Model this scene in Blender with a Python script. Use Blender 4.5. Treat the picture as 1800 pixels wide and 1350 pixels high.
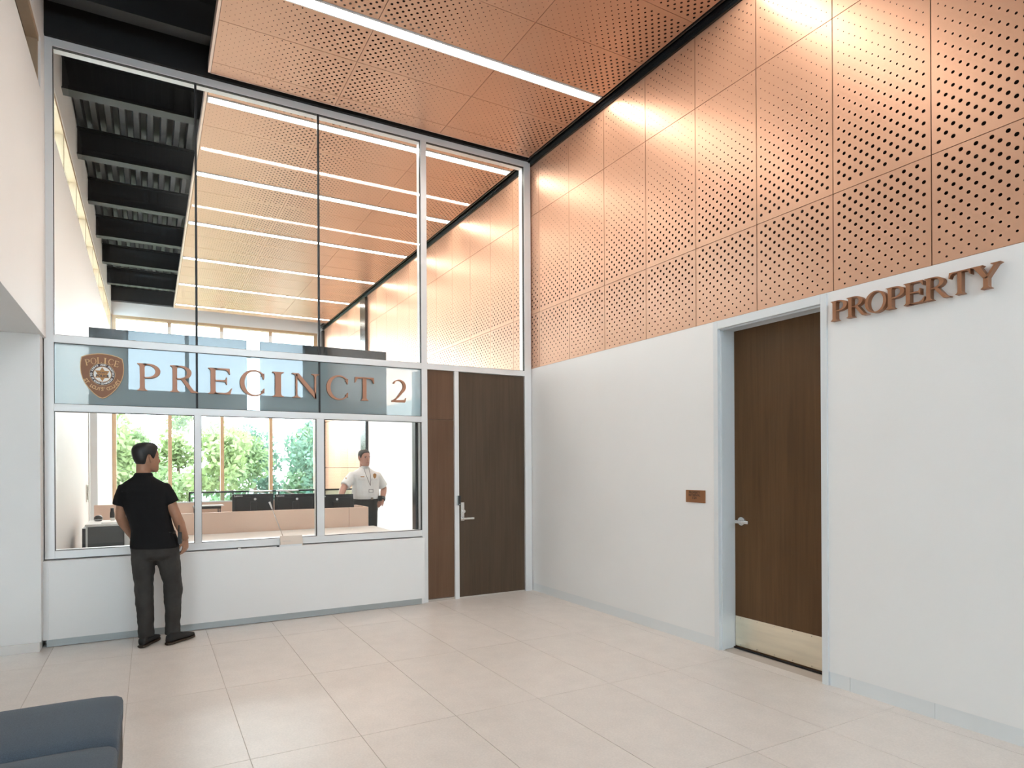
import bpy, bmesh, math, random
from mathutils import Vector, Matrix

random.seed(7)
for o in list(bpy.data.objects):
    bpy.data.objects.remove(o)
SC = bpy.context.scene
C = SC.collection
PI = math.pi

# ------------------------------------------------------------------ camera
CAM_H, ALPHA, ROLL = 1.553, math.radians(27.517), math.radians(0.30)
cam = bpy.data.cameras.new('camera')
cam.sensor_width = 36.0
cam.lens = 1090.33 / 1800 * 36
cam.shift_x = (900 - 832) / 1800
cam.shift_y = (818.6 - 675) / 1800
cam.clip_start, cam.clip_end = 0.05, 400
camo = bpy.data.objects.new('camera', cam)
C.objects.link(camo)
ca, sa = math.cos(ALPHA), math.sin(ALPHA)
camo.matrix_world = Matrix(((ca, 0, -sa, 0), (-sa, 0, -ca, 0), (0, 1, 0, CAM_H), (0, 0, 0, 1))) @ Matrix.Rotation(-ROLL, 4, 'Z')
SC.camera = camo

# ------------------------------------------------------------------ world, light, exposure
LAMP = 25.0          # linear ceiling lights
SKY = 8.6            # overcast sky
world = bpy.data.worlds.new('overcast_sky')
SC.world = world
world.use_nodes = True
bg = world.node_tree.nodes['Background']
bg.inputs['Color'].default_value = (0.86, 0.94, 1.0, 1)
bg.inputs['Strength'].default_value = SKY
vs = SC.view_settings
vs.view_transform = 'Standard'
vs.look = 'None'
vs.gamma = 1
vs.use_curve_mapping = False
vs.exposure = 0.68

# ------------------------------------------------------------------ materials
def lin(r, g, b):
    f = lambda c: (c / 255 / 12.92) if c / 255 <= 0.04045 else ((c / 255 + 0.055) / 1.055) ** 2.4
    return (f(r), f(g), f(b), 1)

M = {}
def mat(name, col, rough=0.5, metal=0.0, spec=0.5, noise=None, bump=0.0, bscale=60, coat=0.0, sheen=0.0):
    """noise = (scale, amount, (sx,sy,sz)): value variation in object space"""
    m = bpy.data.materials.new(name); m.use_nodes = True
    nt = m.node_tree; b = nt.nodes['Principled BSDF']
    b.inputs['Base Color'].default_value = col
    b.inputs['Roughness'].default_value = rough
    b.inputs['Metallic'].default_value = metal
    b.inputs['Specular IOR Level'].default_value = spec
    b.inputs['Coat Weight'].default_value = coat
    b.inputs['Sheen Weight'].default_value = sheen
    if noise or bump:
        tc = nt.nodes.new('ShaderNodeTexCoord')
        mp = nt.nodes.new('ShaderNodeMapping')
        nt.links.new(tc.outputs['Object'], mp.inputs['Vector'])
    if noise:
        mp.inputs['Scale'].default_value = noise[2] if len(noise) > 2 else (1, 1, 1)
        n = nt.nodes.new('ShaderNodeTexNoise'); n.inputs['Scale'].default_value = noise[0]
        n.inputs['Detail'].default_value = 5
        nt.links.new(mp.outputs[0], n.inputs['Vector'])
        mr = nt.nodes.new('ShaderNodeMapRange')
        mr.inputs[1].default_value = 0.3; mr.inputs[2].default_value = 0.7
        mr.inputs[3].default_value = 1 - noise[1]; mr.inputs[4].default_value = 1 + noise[1]
        nt.links.new(n.outputs[0], mr.inputs[0])
        mx = nt.nodes.new('ShaderNodeVectorMath'); mx.operation = 'SCALE'
        mx.inputs[0].default_value = col[:3]
        nt.links.new(mr.outputs[0], mx.inputs['Scale'])
        nt.links.new(mx.outputs[0], b.inputs['Base Color'])
    if bump:
        n2 = nt.nodes.new('ShaderNodeTexNoise'); n2.inputs['Scale'].default_value = bscale
        nt.links.new(tc.outputs['Object'], n2.inputs['Vector'])
        bp = nt.nodes.new('ShaderNodeBump'); bp.inputs['Strength'].default_value = bump
        bp.inputs['Distance'].default_value = 0.01
        nt.links.new(n2.outputs[0], bp.inputs['Height'])
        nt.links.new(bp.outputs[0], b.inputs['Normal'])
    M[name] = m
    return m

def emis(name, col, strength):
    m = bpy.data.materials.new(name); m.use_nodes = True
    nt = m.node_tree; nt.nodes.remove(nt.nodes['Principled BSDF'])
    e = nt.nodes.new('ShaderNodeEmission'); e.inputs[0].default_value = col; e.inputs[1].default_value = strength
    nt.links.new(e.outputs[0], nt.nodes['Material Output'].inputs[0]); M[name] = m
    return m

mat('white_wall', (0.83, 0.825, 0.815, 1), 0.55, noise=(1.3, 0.012), bump=0.04, bscale=180)
mat('white_trim', (0.80, 0.81, 0.81, 1), 0.4)
mat('frame_paint', (0.70, 0.73, 0.745, 1), 0.35)
mat('base_strip', (0.75, 0.77, 0.775, 1), 0.35)
mat('base_metal', (0.42, 0.46, 0.47, 1), 0.32, metal=0.5)
mat('base_plain', (0.72, 0.70, 0.68, 1), 0.25, metal=0.5)
mat('copper', (0.66, 0.39, 0.262, 1), 0.34, metal=0.5, noise=(3.0, 0.03))
mat('copper_edge', (0.80, 0.60, 0.50, 1), 0.35, metal=0.4)
mat('panel_back', (0.035, 0.018, 0.010, 1), 0.9)
mat('aluminium', (0.78, 0.79, 0.795, 1), 0.36, metal=0.15)
mat('gasket', (0.012, 0.013, 0.015, 1), 0.5)
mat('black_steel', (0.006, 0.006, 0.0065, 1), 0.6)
mat('black_trim', (0.013, 0.015, 0.017, 1), 0.22)
mat('deck', (0.05, 0.052, 0.054, 1), 0.5)
mat('beam', (0.018, 0.019, 0.02, 1), 0.5)
mat('tan_wood', (0.46, 0.32, 0.195, 1), 0.5, noise=(12, 0.06, (1, 1, 0.15)))
mat('grout', (0.55, 0.485, 0.43, 1), 0.8)
mat('office_floor', (0.62, 0.60, 0.58, 1), 0.6, noise=(40, 0.05))
mat('steel', (0.72, 0.71, 0.69, 1), 0.25, metal=1.0)
mat('kick_steel', (0.86, 0.79, 0.64, 1), 0.34, metal=0.85, noise=(2.0, 0.08, (1, 1, 8)))
mat('bronze', (0.35, 0.165, 0.085, 1), 0.42, metal=0.35, noise=(8, 0.06))
mat('bronze_sign', (0.42, 0.205, 0.125, 1), 0.42, metal=0.25, noise=(5, 0.05))
mat('plaque', (0.30, 0.13, 0.055, 1), 0.45, metal=0.3)
mat('badge_brown', (0.25, 0.105, 0.045, 1), 0.45, noise=(20, 0.05))
mat('badge_tan', (0.72, 0.46, 0.22, 1), 0.45)
mat('badge_gold', (0.48, 0.24, 0.075, 1), 0.45)
mat('badge_navy', (0.07, 0.05, 0.055, 1), 0.5)
mat('badge_white', (0.86, 0.86, 0.84, 1), 0.5)
mat('print_dark', (0.06, 0.03, 0.018, 1), 0.6)
mat('print_light', (0.75, 0.77, 0.78, 1), 0.6)
mat('black_plastic', (0.016, 0.018, 0.02, 1), 0.35)
mat('monitor_black', (0.016, 0.018, 0.021, 1), 0.3)
mat('charcoal_cabinet', (0.055, 0.06, 0.062, 1), 0.28)
mat('white_plastic', (0.78, 0.78, 0.77, 1), 0.35)
mat('beige_plastic', (0.72, 0.62, 0.53, 1), 0.4)
mat('paper', (0.86, 0.86, 0.85, 1), 0.7)
mat('counter_top', (0.84, 0.83, 0.81, 1), 0.4)
mat('desk_panel', (0.84, 0.60, 0.47, 1), 0.5, noise=(2.5, 0.03))
mat('screen_off', (0.030, 0.036, 0.04, 1), 0.12)
mat('upholstery', (0.060, 0.086, 0.118, 1), 0.85, noise=(260, 0.22), bump=0.25, bscale=500, sheen=0.08)
mat('skin_man', (0.37, 0.19, 0.115, 1), 0.5, noise=(14, 0.06))
mat('skin_officer', (0.50, 0.27, 0.205, 1), 0.5, noise=(14, 0.06))
mat('hair_black', (0.010, 0.010, 0.011, 1), 0.45, noise=(90, 0.35, (1, 1, 0.3)))
mat('hair_brown', (0.04, 0.032, 0.026, 1), 0.6, noise=(90, 0.3))
mat('polo', (0.0038, 0.004, 0.005, 1), 0.85, spec=0.3, bump=0.2, bscale=300)
mat('trouser_grey', (0.028, 0.026, 0.024, 1), 0.8, noise=(9, 0.3), bump=0.6, bscale=22)
mat('shirt_white', (0.80, 0.80, 0.80, 1), 0.7, bump=0.25, bscale=18)
mat('trouser_black', (0.022, 0.024, 0.024, 1), 0.8)
mat('shoe_black', (0.009, 0.009, 0.009, 1), 0.7)
mat('shoe_sole', (0.030, 0.018, 0.010, 1), 0.6)
mat('leather', (0.012, 0.012, 0.012, 1), 0.35)
mat('lanyard', (0.10, 0.10, 0.11, 1), 0.6)
mat('eye_dark', (0.03, 0.02, 0.02, 1), 0.3)
mat('lip', (0.36, 0.16, 0.13, 1), 0.5)
mat('bark', (0.16, 0.12, 0.085, 1), 0.9)
mat('grass', (0.40, 0.40, 0.36, 1), 0.9, noise=(0.5, 0.2))
for i, c in enumerate([(0.125, 0.205, 0.115), (0.165, 0.235, 0.105), (0.10, 0.18, 0.13), (0.20, 0.255, 0.11)]):
    mat('leaf_%d' % i, (*c, 1), 0.6, noise=(1.2, 0.35))
    nt = M['leaf_%d' % i].node_tree
    b = nt.nodes['Principled BSDF']
    tr = nt.nodes.new('ShaderNodeBsdfTranslucent'); tr.inputs[0].default_value = (c[0] * 1.2, c[1] * 1.3, c[2] * 1.1, 1)
    mxs = nt.nodes.new('ShaderNodeMixShader'); mxs.inputs[0].default_value = 0.4
    nt.links.new(b.outputs[0], mxs.inputs[1]); nt.links.new(tr.outputs[0], mxs.inputs[2])
    nt.links.new(mxs.outputs[0], nt.nodes['Material Output'].inputs[0])
emis('lamp_glow', (1.0, 0.92, 0.83, 1), LAMP)

def glass_mat(name, tint, boost=1.0, extra=0.0):
    m = bpy.data.materials.new(name); m.use_nodes = True
    nt = m.node_tree; nt.nodes.remove(nt.nodes['Principled BSDF'])
    fr = nt.nodes.new('ShaderNodeFresnel'); fr.inputs[0].default_value = 1.5
    ge = nt.nodes.new('ShaderNodeNewGeometry')
    sub = nt.nodes.new('ShaderNodeMath'); sub.operation = 'SUBTRACT'; sub.inputs[0].default_value = 1
    nt.links.new(ge.outputs['Backfacing'], sub.inputs[1])
    ml = nt.nodes.new('ShaderNodeMath'); ml.operation = 'MULTIPLY'; ml.use_clamp = True
    nt.links.new(fr.outputs[0], ml.inputs[0]); nt.links.new(sub.outputs[0], ml.inputs[1])
    m2 = nt.nodes.new('ShaderNodeMath'); m2.operation = 'MULTIPLY'; m2.inputs[1].default_value = boost; m2.use_clamp = True
    nt.links.new(ml.outputs[0], m2.inputs[0])
    t = nt.nodes.new('ShaderNodeBsdfTransparent'); t.inputs[0].default_value = tint
    g = nt.nodes.new('ShaderNodeBsdfGlossy'); g.inputs['Roughness'].default_value = 0.0
    mx = nt.nodes.new('ShaderNodeMixShader')
    nt.links.new(m2.outputs[0], mx.inputs[0]); nt.links.new(t.outputs[0], mx.inputs[1]); nt.links.new(g.outputs[0], mx.inputs[2])
    nt.links.new(mx.outputs[0], nt.nodes['Material Output'].inputs[0]); M[name] = m
glass_mat('glass', (0.975, 0.985, 0.98, 1), 1.3)
glass_mat('glass_window', (0.95, 0.975, 0.97, 1), 1.0)
glass_mat('glass_tinted', (0.80, 0.88, 0.92, 1), 1.0)
glass_mat('glass_dark', (0.05, 0.09, 0.125, 1), 1.0)
glass_mat('glass_screen', (0.72, 0.84, 0.86, 1), 1.0)

def frosted(name):
    m = bpy.data.materials.new(name); m.use_nodes = True
    nt = m.node_tree; nt.nodes.remove(nt.nodes['Principled BSDF'])
    rf = nt.nodes.new('ShaderNodeBsdfRefraction'); rf.inputs['Color'].default_value = (0.90, 0.97, 1.0, 1)
    rf.inputs['Roughness'].default_value = 0.13; rf.inputs['IOR'].default_value = 1.06
    tl = nt.nodes.new('ShaderNodeBsdfTranslucent'); tl.inputs[0].default_value = (0.75, 0.86, 0.90, 1)
    m1 = nt.nodes.new('ShaderNodeMixShader'); m1.inputs[0].default_value = 0.30
    nt.links.new(rf.outputs[0], m1.inputs[1]); nt.links.new(tl.outputs[0], m1.inputs[2])
    df = nt.nodes.new('ShaderNodeBsdfDiffuse'); df.inputs[0].default_value = (0.60, 0.76, 0.80, 1)
    m0 = nt.nodes.new('ShaderNodeMixShader'); m0.inputs[0].default_value = 0.20
    nt.links.new(m1.outputs[0], m0.inputs[1]); nt.links.new(df.outputs[0], m0.inputs[2]); m1 = m0
    fr = nt.nodes.new('ShaderNodeFresnel'); fr.inputs[0].default_value = 1.5
    ge = nt.nodes.new('ShaderNodeNewGeometry')
    sub = nt.nodes.new('ShaderNodeMath'); sub.operation = 'SUBTRACT'; sub.inputs[0].default_value = 1
    nt.links.new(ge.outputs['Backfacing'], sub.inputs[1])
    ml = nt.nodes.new('ShaderNodeMath'); ml.operation = 'MULTIPLY'
    nt.links.new(fr.outputs[0], ml.inputs[0]); nt.links.new(sub.outputs[0], ml.inputs[1])
    m2 = nt.nodes.new('ShaderNodeMath'); m2.operation = 'MULTIPLY'; m2.inputs[1].default_value = 2.2; m2.use_clamp = True
    nt.links.new(ml.outputs[0], m2.inputs[0])
    g = nt.nodes.new('ShaderNodeBsdfGlossy'); g.inputs['Roughness'].default_value = 0.0
    mx = nt.nodes.new('ShaderNodeMixShader')
    nt.links.new(m2.outputs[0], mx.inputs[0]); nt.links.new(m1.outputs[0], mx.inputs[1]); nt.links.new(g.outputs[0], mx.inputs[2])
    nt.links.new(mx.outputs[0], nt.nodes['Material Output'].inputs[0]); M[name] = m
frosted('glass_frosted')

def wood(name, c1, c2):
    m = bpy.data.materials.new(name); m.use_nodes = True
    nt = m.node_tree; b = nt.nodes['Principled BSDF']; b.inputs['Roughness'].default_value = 0.45; b.inputs['Specular IOR Level'].default_value = 0.3
    tc = nt.nodes.new('ShaderNodeTexCoord'); mp = nt.nodes.new('ShaderNodeMapping')
    mp.inputs['Scale'].default_value = (14, 14, 0.55)
    nt.links.new(tc.outputs['Object'], mp.inputs['Vector'])
    n = nt.nodes.new('ShaderNodeTexNoise'); n.inputs['Scale'].default_value = 2.2; n.inputs['Detail'].default_value = 8
    n.inputs['Roughness'].default_value = 0.6; n.inputs['Distortion'].default_value = 0.4
    nt.links.new(mp.outputs[0], n.inputs['Vector'])
    mp2 = nt.nodes.new('ShaderNodeMapping'); mp2.inputs['Scale'].default_value = (2.2, 2.2, 0.5)
    nt.links.new(tc.outputs['Object'], mp2.inputs['Vector'])
    n2 = nt.nodes.new('ShaderNodeTexNoise'); n2.inputs['Scale'].default_value = 1.6; n2.inputs['Detail'].default_value = 2
    nt.links.new(mp2.outputs[0], n2.inputs['Vector'])
    ad = nt.nodes.new('ShaderNodeMath'); ad.operation = 'ADD'
    nt.links.new(n.outputs[0], ad.inputs[0]); nt.links.new(n2.outputs[0], ad.inputs[1])
    cr = nt.nodes.new('ShaderNodeMapRange'); cr.inputs[1].default_value = 0.7; cr.inputs[2].default_value = 1.3
    nt.links.new(ad.outputs[0], cr.inputs[0])
    mx = nt.nodes.new('ShaderNodeMix'); mx.data_type = 'RGBA'
    mx.inputs[6].default_value = c1; mx.inputs[7].default_value = c2
    nt.links.new(cr.outputs[0], mx.inputs[0]); nt.links.new(mx.outputs[2], b.inputs['Base Color'])
    M[name] = m
wood('walnut', (0.078, 0.039, 0.015, 1), (0.130, 0.067, 0.028, 1))
wood('walnut_light', (0.115, 0.060, 0.034, 1), (0.165, 0.092, 0.054, 1))
wood('walnut_dark', (0.066, 0.044, 0.028, 1), (0.100, 0.067, 0.044, 1))

def tile_mat():
    m = bpy.data.materials.new('tile'); m.use_nodes = True
    nt = m.node_tree; b = nt.nodes['Principled BSDF']; b.inputs['Roughness'].default_value = 0.36
    tc = nt.nodes.new('ShaderNodeTexCoord'); oi = nt.nodes.new('ShaderNodeObjectInfo')
    va = nt.nodes.new('ShaderNodeVectorMath'); va.operation = 'ADD'
    nt.links.new(tc.outputs['Object'], va.inputs[0])
    cm = nt.nodes.new('ShaderNodeCombineXYZ')
    ms = nt.nodes.new('ShaderNodeMath'); ms.operation = 'MULTIPLY'; ms.inputs[1].default_value = 37
    nt.links.new(oi.outputs['Random'], ms.inputs[0]); nt.links.new(ms.outputs[0], cm.inputs[0]); nt.links.new(cm.outputs[0], va.inputs[1])
    n = nt.nodes.new('ShaderNodeTexNoise'); n.inputs['Scale'].default_value = 5; n.inputs['Detail'].default_value = 9; n.inputs['Roughness'].default_value = 0.62
    n2 = nt.nodes.new('ShaderNodeTexNoise'); n2.inputs['Scale'].default_value = 85; n2.inputs['Detail'].default_value = 3
    nt.links.new(va.outputs[0], n.inputs['Vector']); nt.links.new(va.outputs[0], n2.inputs['Vector'])
    mr = nt.nodes.new('ShaderNodeMapRange'); mr.inputs[1].default_value = 0.3; mr.inputs[2].default_value = 0.7; mr.inputs[3].default_value = 0.955; mr.inputs[4].default_value = 1.045
    nt.links.new(n.outputs[0], mr.inputs[0])
    mr2 = nt.nodes.new('ShaderNodeMapRange'); mr2.inputs[1].default_value = 0.35; mr2.inputs[2].default_value = 0.68; mr2.inputs[3].default_value = 0.965; mr2.inputs[4].default_value = 1.05
    nt.links.new(n2.outputs[0], mr2.inputs[0])
    mm = nt.nodes.new('ShaderNodeMath'); mm.operation = 'MULTIPLY'
    nt.links.new(mr.outputs[0], mm.inputs[0]); nt.links.new(mr2.outputs[0], mm.inputs[1])
    mr3 = nt.nodes.new('ShaderNodeMapRange'); mr3.inputs[3].default_value = 0.985; mr3.inputs[4].default_value = 1.015
    nt.links.new(oi.outputs['Random'], mr3.inputs[0])
    m3 = nt.nodes.new('ShaderNodeMath'); m3.operation = 'MULTIPLY'
    nt.links.new(mm.outputs[0], m3.inputs[0]); nt.links.new(mr3.outputs[0], m3.inputs[1])
    sc = nt.nodes.new('ShaderNodeVectorMath'); sc.operation = 'SCALE'; sc.inputs[0].default_value = (0.735, 0.68, 0.635)
    nt.links.new(m3.outputs[0], sc.inputs['Scale']); nt.links.new(sc.outputs[0], b.inputs['Base Color'])
    M['tile'] = m
tile_mat()

# ------------------------------------------------------------------ mesh helpers
ORG = {}                       # world origin of every object (translations only)
def empty(name, loc, label=None, cat=None, group=None, kind=None, parent=None):
    o = bpy.data.objects.new(name, None); C.objects.link(o)
    o.empty_display_size = 0.1
    loc = Vector(loc); ORG[o] = loc
    if parent: o.parent = parent; o.location = loc - ORG[parent]
    else: o.location = loc
    return tag(o, label, cat, group, kind)

def tag(o, label=None, cat=None, group=None, kind=None):
    if label: o['label'] = label
    if cat: o['category'] = cat
    if group: o['group'] = group
    if kind: o['kind'] = kind
    return o

class MB:
    def __init__(s): s.v = []; s.f = []
    def add(s, vs, fs):
        n = len(s.v); s.v += [tuple(v) for v in vs]; s.f += [tuple(i + n for i in f) for f in fs]; return s
    def box(s, x0, x1, y0, y1, z0, z1):
        return s.add([(x0, y0, z0), (x1, y0, z0), (x1, y1, z0), (x0, y1, z0), (x0, y0, z1), (x1, y0, z1), (x1, y1, z1), (x0, y1, z1)],
                     [(0, 3, 2, 1), (4, 5, 6, 7), (0, 1, 5, 4), (1, 2, 6, 5), (2, 3, 7, 6), (3, 0, 4, 7)])
    def rings(s, rings, cap=True, closed=False):
        n = len(rings[0]); vs = [p for r in rings for p in r]; fs = []
        R = len(rings)
        for i in range(R if closed else R - 1):
            a, b = i * n, ((i + 1) % R) * n
            for j in range(n):
                k = (j + 1) % n
                fs.append((a + j, a + k, b + k, b + j))
        if cap and not closed:
            fs.append(tuple(range(n - 1, -1, -1))); fs.append(tuple((R - 1) * n + j for j in range(n)))
        return s.add(vs, fs)
    def tube(s, pts, rad, n=10, ratio=1.0, cap=True, up=None):
        pts = [Vector(p) for p in pts]
        if not isinstance(rad, (list, tuple)): rad = [rad] * len(pts)
        rs = []; ref = Vector(up) if up else None
        for i, p in enumerate(pts):
            if i == 0: t = pts[1] - pts[0]
            elif i == len(pts) - 1: t = pts[-1] - pts[-2]
            else: t = (pts[i + 1] - pts[i]).normalized() + (pts[i] - pts[i - 1]).normalized()
            t.normalize()
            if ref is None: ref = Vector((0, 0, 1)) if abs(t.z) < 0.9 else Vector((0, 1, 0))
            u = (ref - t * ref.dot(t)).normalized(); w = t.cross(u); ref = u
            rs.append([p + u * (math.cos(2 * PI * j / n) * rad[i]) + w * (math.sin(2 * PI * j / n) * rad[i] * ratio) for j in range(n)])
        return s.rings(rs, cap)
    def lathe(s, prof, c, n=20, axis='z'):
        rs = []
        for r, h in prof:
            ring = []
            for j in range(n):
                a = 2 * PI * j / n; x, y = r * math.cos(a), r * math.sin(a)
                p = {'z': (x, y, h), 'x': (h, x, y), 'y': (x, h, y)}[axis]
                ring.append((c[0] + p[0], c[1] + p[1], c[2] + p[2]))
            rs.append(ring)
        return s.rings(rs)
    def ell(s, c, r, n=12, m=8, rot=None):
        rs = []
        for i in range(1, m):
            ph = PI * i / m
            ring = []
            for j in range(n):
                th = 2 * PI * j / n
                p = Vector((r[0] * math.sin(ph) * math.cos(th), r[1] * math.sin(ph) * math.sin(th), r[2] * math.cos(ph)))
                if rot: p = rot @ p
                ring.append(Vector(c) + p)
            rs.append(ring)
        return s.rings(rs)
    def poly(s, loop, f0, f1):
        """extrude a 2-D loop: f0/f1 map (u,v) to 3-D for the two faces"""
        n = len(loop)
        vs = [f0(*p) for p in loop] + [f1(*p) for p in loop]
        fs = [tuple(range(n)), tuple(range(2 * n - 1, n - 1, -1))] + [(i, i + n, (i + 1) % n + n, (i + 1) % n) for i in range(n)]
        return s.add(vs, fs)
    def build(s, name, m, parent=None, bevel=0, smooth=False, subsurf=0, remesh=0, smit=0, seg=2):
        me = bpy.data.meshes.new(name)
        xs = list(zip(*s.v))
        c = Vector(((min(xs[0]) + max(xs[0])) / 2, (min(xs[1]) + max(xs[1])) / 2, min(xs[2])))
        me.from_pydata([(v[0] - c.x, v[1] - c.y, v[2] - c.z) for v in s.v], [], s.f)
        bm = bmesh.new(); bm.from_mesh(me)
        bmesh.ops.recalc_face_normals(bm, faces=bm.faces[:]); bm.to_mesh(me); bm.free()
        me.materials.append(M[m] if isinstance(m, str) else m)
        o = bpy.data.objects.new(name, me); C.objects.link(o)
        ORG[o] = c
        if parent: o.parent = parent; o.location = c - ORG[parent]
        else: o.location = c
        if remesh:
            r = o.modifiers.new('remesh', 'REMESH'); r.mode = 'VOXEL'; r.voxel_size = remesh; r.use_smooth_shade = True
        if smit:
            r = o.modifiers.new('smooth', 'SMOOTH'); r.iterations = smit; r.factor = 0.5
        if bevel:
            b = o.modifiers.new('bevel', 'BEVEL'); b.width = bevel; b.segments = seg; b.limit_method = 'ANGLE'; b.angle_limit = 0.6
        if subsurf:
            b = o.modifiers.new('subsurf', 'SUBSURF'); b.levels = subsurf; b.render_levels = subsurf
        if smooth:
            for p in me.polygons: p.use_smooth = True
        return o

def bx(name, m, parent, x0, x1, y0, y1, z0, z1, bevel=0, **k):
    return MB().box(x0, x1, y0, y1, z0, z1).build(name, m, parent, bevel, **k)

def copy_obj(o, loc, parent=None):
    c = o.copy(); C.objects.link(c); loc = Vector(loc); ORG[c] = loc
    c.parent = parent
    c.location = loc - ORG[parent] if parent else loc
    return c

def text(name, s, size, m, parent, f, extrude=0.0, bold=0.0, align='CENTER', width=None, parent_offset=None):
    """block lettering: f maps (u, v, depth) to world; returns a mesh child"""
    cu = bpy.data.curves.new(name, 'FONT'); cu.body = s; cu.size = size; cu.align_x = align; cu.align_y = 'CENTER'
    cu.offset = bold; cu.resolution_u = 3
    t = bpy.data.objects.new(name, cu); C.objects.link(t)
    me = bpy.data.meshes.new_from_object(t.evaluated_get(bpy.context.evaluated_depsgraph_get()))
    bpy.data.objects.remove(t)
    k = 1.0
    if width:
        us = [v.co.x for v in me.vertices]; k = width / (max(us) - min(us))
    mb = MB(); mb.add([f(v.co.x * k, v.co.y, 0) for v in me.vertices], [tuple(p.vertices) for p in me.polygons])
    if extrude:
        n = len(me.vertices)
        mb.add([f(v.co.x * k, v.co.y, extrude) for v in me.vertices], [tuple(p.vertices) for p in me.polygons])
        cnt = {}
        for p in me.polygons:
            for e in p.edge_keys: cnt[e] = cnt.get(e, 0) + 1
        for (a, b2), q in cnt.items():
            if q == 1: mb.f.append((a, b2, b2 + n, a + n))
    bpy.data.meshes.remove(me)
    return mb.build(name, m, parent)

# ------------------------------------------------------------------ key dimensions (metres)
XW, XLW = 4.215, -0.80            # right wall plane, left wall plane
YF = 6.50                         # front face of the glazed partition
YB, YE = -4.0, 17.0               # back wall of lobby, far window wall of office
ZC = 5.32                         # copper ceiling
ZCU = 2.753                       # bottom of copper cladding

# ------------------------------------------------------------------ floor with tiles
floor = bx('floor', 'grout', None, -5.0, 4.6, YB, 6.62, -0.15, -0.003); tag(floor, kind='structure')
tx, ty, g = 0.607, 1.20, 0.0018
t0 = None
for i in range(-9, 7):
    for j in range(-7, 3):
        x0, y0 = 0.464 + tx * i, 3.47 + ty * j
        x1, y1 = min(x0 + tx, 4.24), min(y0 + ty, 6.60)
        if y1 - y0 < 0.05 or x1 - x0 < 0.05 or x0 < -5.05 or y0 < YB - 1.2: continue
        if x1 - x0 < tx - 0.01 or y1 - y0 < ty - 0.01:
            bx('floor_tile', 'tile', floor, x0 + g, x1 - g, y0 + g, y1 - g, -0.01, 0.0)
        elif t0 is None:
            t0 = bx('floor_tile', 'tile', floor, x0 + g, x1 - g, y0 + g, y1 - g, -0.01, 0.0)
        else:
            copy_obj(t0, (x0 + tx / 2, y0 + ty / 2, -0.01), floor)
tag(bx('floor_office', 'office_floor', None, -3.2, 4.6, 6.62, 17.3, -0.15, 0.0), kind='structure')

# ------------------------------------------------------------------ perforated copper panels
def perforated(W, L, s, rfun, phase, fmap, depth=0.014):
    """panel W x L with staggered holes; fmap(u, v, d) -> 3-D; returns mesh data"""
    V, F = [], []
    def vert(u, v, d=0): V.append(fmap(u, v, d)); return len(V) - 1
    def rect(u0, u1, v0, v1):
        if u1 - u0 < 1e-6 or v1 - v0 < 1e-6: return
        F.append((vert(u0, v0), vert(u1, v0), vert(u1, v1), vert(u0, v1)))
    n = round(W / s)
    rect(0, s / 2, 0, L); rect(W - s / 2 - (W - n * s), W, 0, L)
    for i in range(1, n):
        u0, u1, uc = (i - .5) * s, (i + .5) * s, i * s
        off = phase + (i % 2) * s
        k = math.floor((0 - off) / (2 * s)) - 1
        cur = 0.0
        while True:
            vc = off + k * 2 * s; k += 1
            if vc > L + s: break
            r = rfun(uc, vc)
            if vc - r < 0.012 or vc + r > L - 0.012: continue
            lo, hi = max(vc - s, 0), min(vc + s, L)
            rect(u0, u1, cur, lo); cur = hi
            per = [(u1, lo), (u1, vc - .6 * s), (u1, vc - .28 * s), (u1, vc), (u1, vc + .28 * s), (u1, vc + .6 * s), (u1, hi), (uc, hi),
                   (u0, hi), (u0, vc + .6 * s), (u0, vc + .28 * s), (u0, vc), (u0, vc - .28 * s), (u0, vc - .6 * s), (u0, lo), (uc, lo)]
            per = [(u, min(max(v, lo), hi)) for u, v in per]
            ang = [math.atan2(v, u) for u, v in ((s / 2, -s), (s / 2, -.6 * s), (s / 2, -.28 * s), (s / 2, 0), (s / 2, .28 * s), (s / 2, .6 * s), (s / 2, s), (0, s),
                                                 (-s / 2, s), (-s / 2, .6 * s), (-s / 2, .28 * s), (-s / 2, 1e-9), (-s / 2, -.28 * s), (-s / 2, -.6 * s), (-s / 2, -s), (0, -s))]
            a = [vert(*p) for p in per]; b = [vert(uc + r * math.cos(t), vc + r * math.sin(t)) for t in ang]
            for q in range(16):
                w = (q + 1) % 16
                F.append((a[q], a[w], b[w], b[q]))
        rect(u0, u1, cur, L)
    c = [(0, 0), (W, 0), (W, L), (0, L)]
    for q in range(4):
        p, r2 = c[q], c[(q + 1) % 4]
        F.append((vert(*p), vert(*p, depth), vert(*r2, depth), vert(*r2)))
    me = bpy.data.meshes.new('perforated_panel'); me.from_pydata(V, [], F); me.materials.append(M['copper'])
    return me

def place(me, name, loc, parent):
    o = bpy.data.objects.new(name, me); C.objects.link(o); ORG[o] = Vector(loc)
    o.parent = parent; o.location = Vector(loc) - ORG[parent]; return o

def hole(t, peak, period=2.42):          # radius from a slow wave
    return 0.0036 + 0.0084 * (0.5 + 0.5 * math.cos(2 * PI * (t - peak) / period)) ** 1.25

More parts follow.
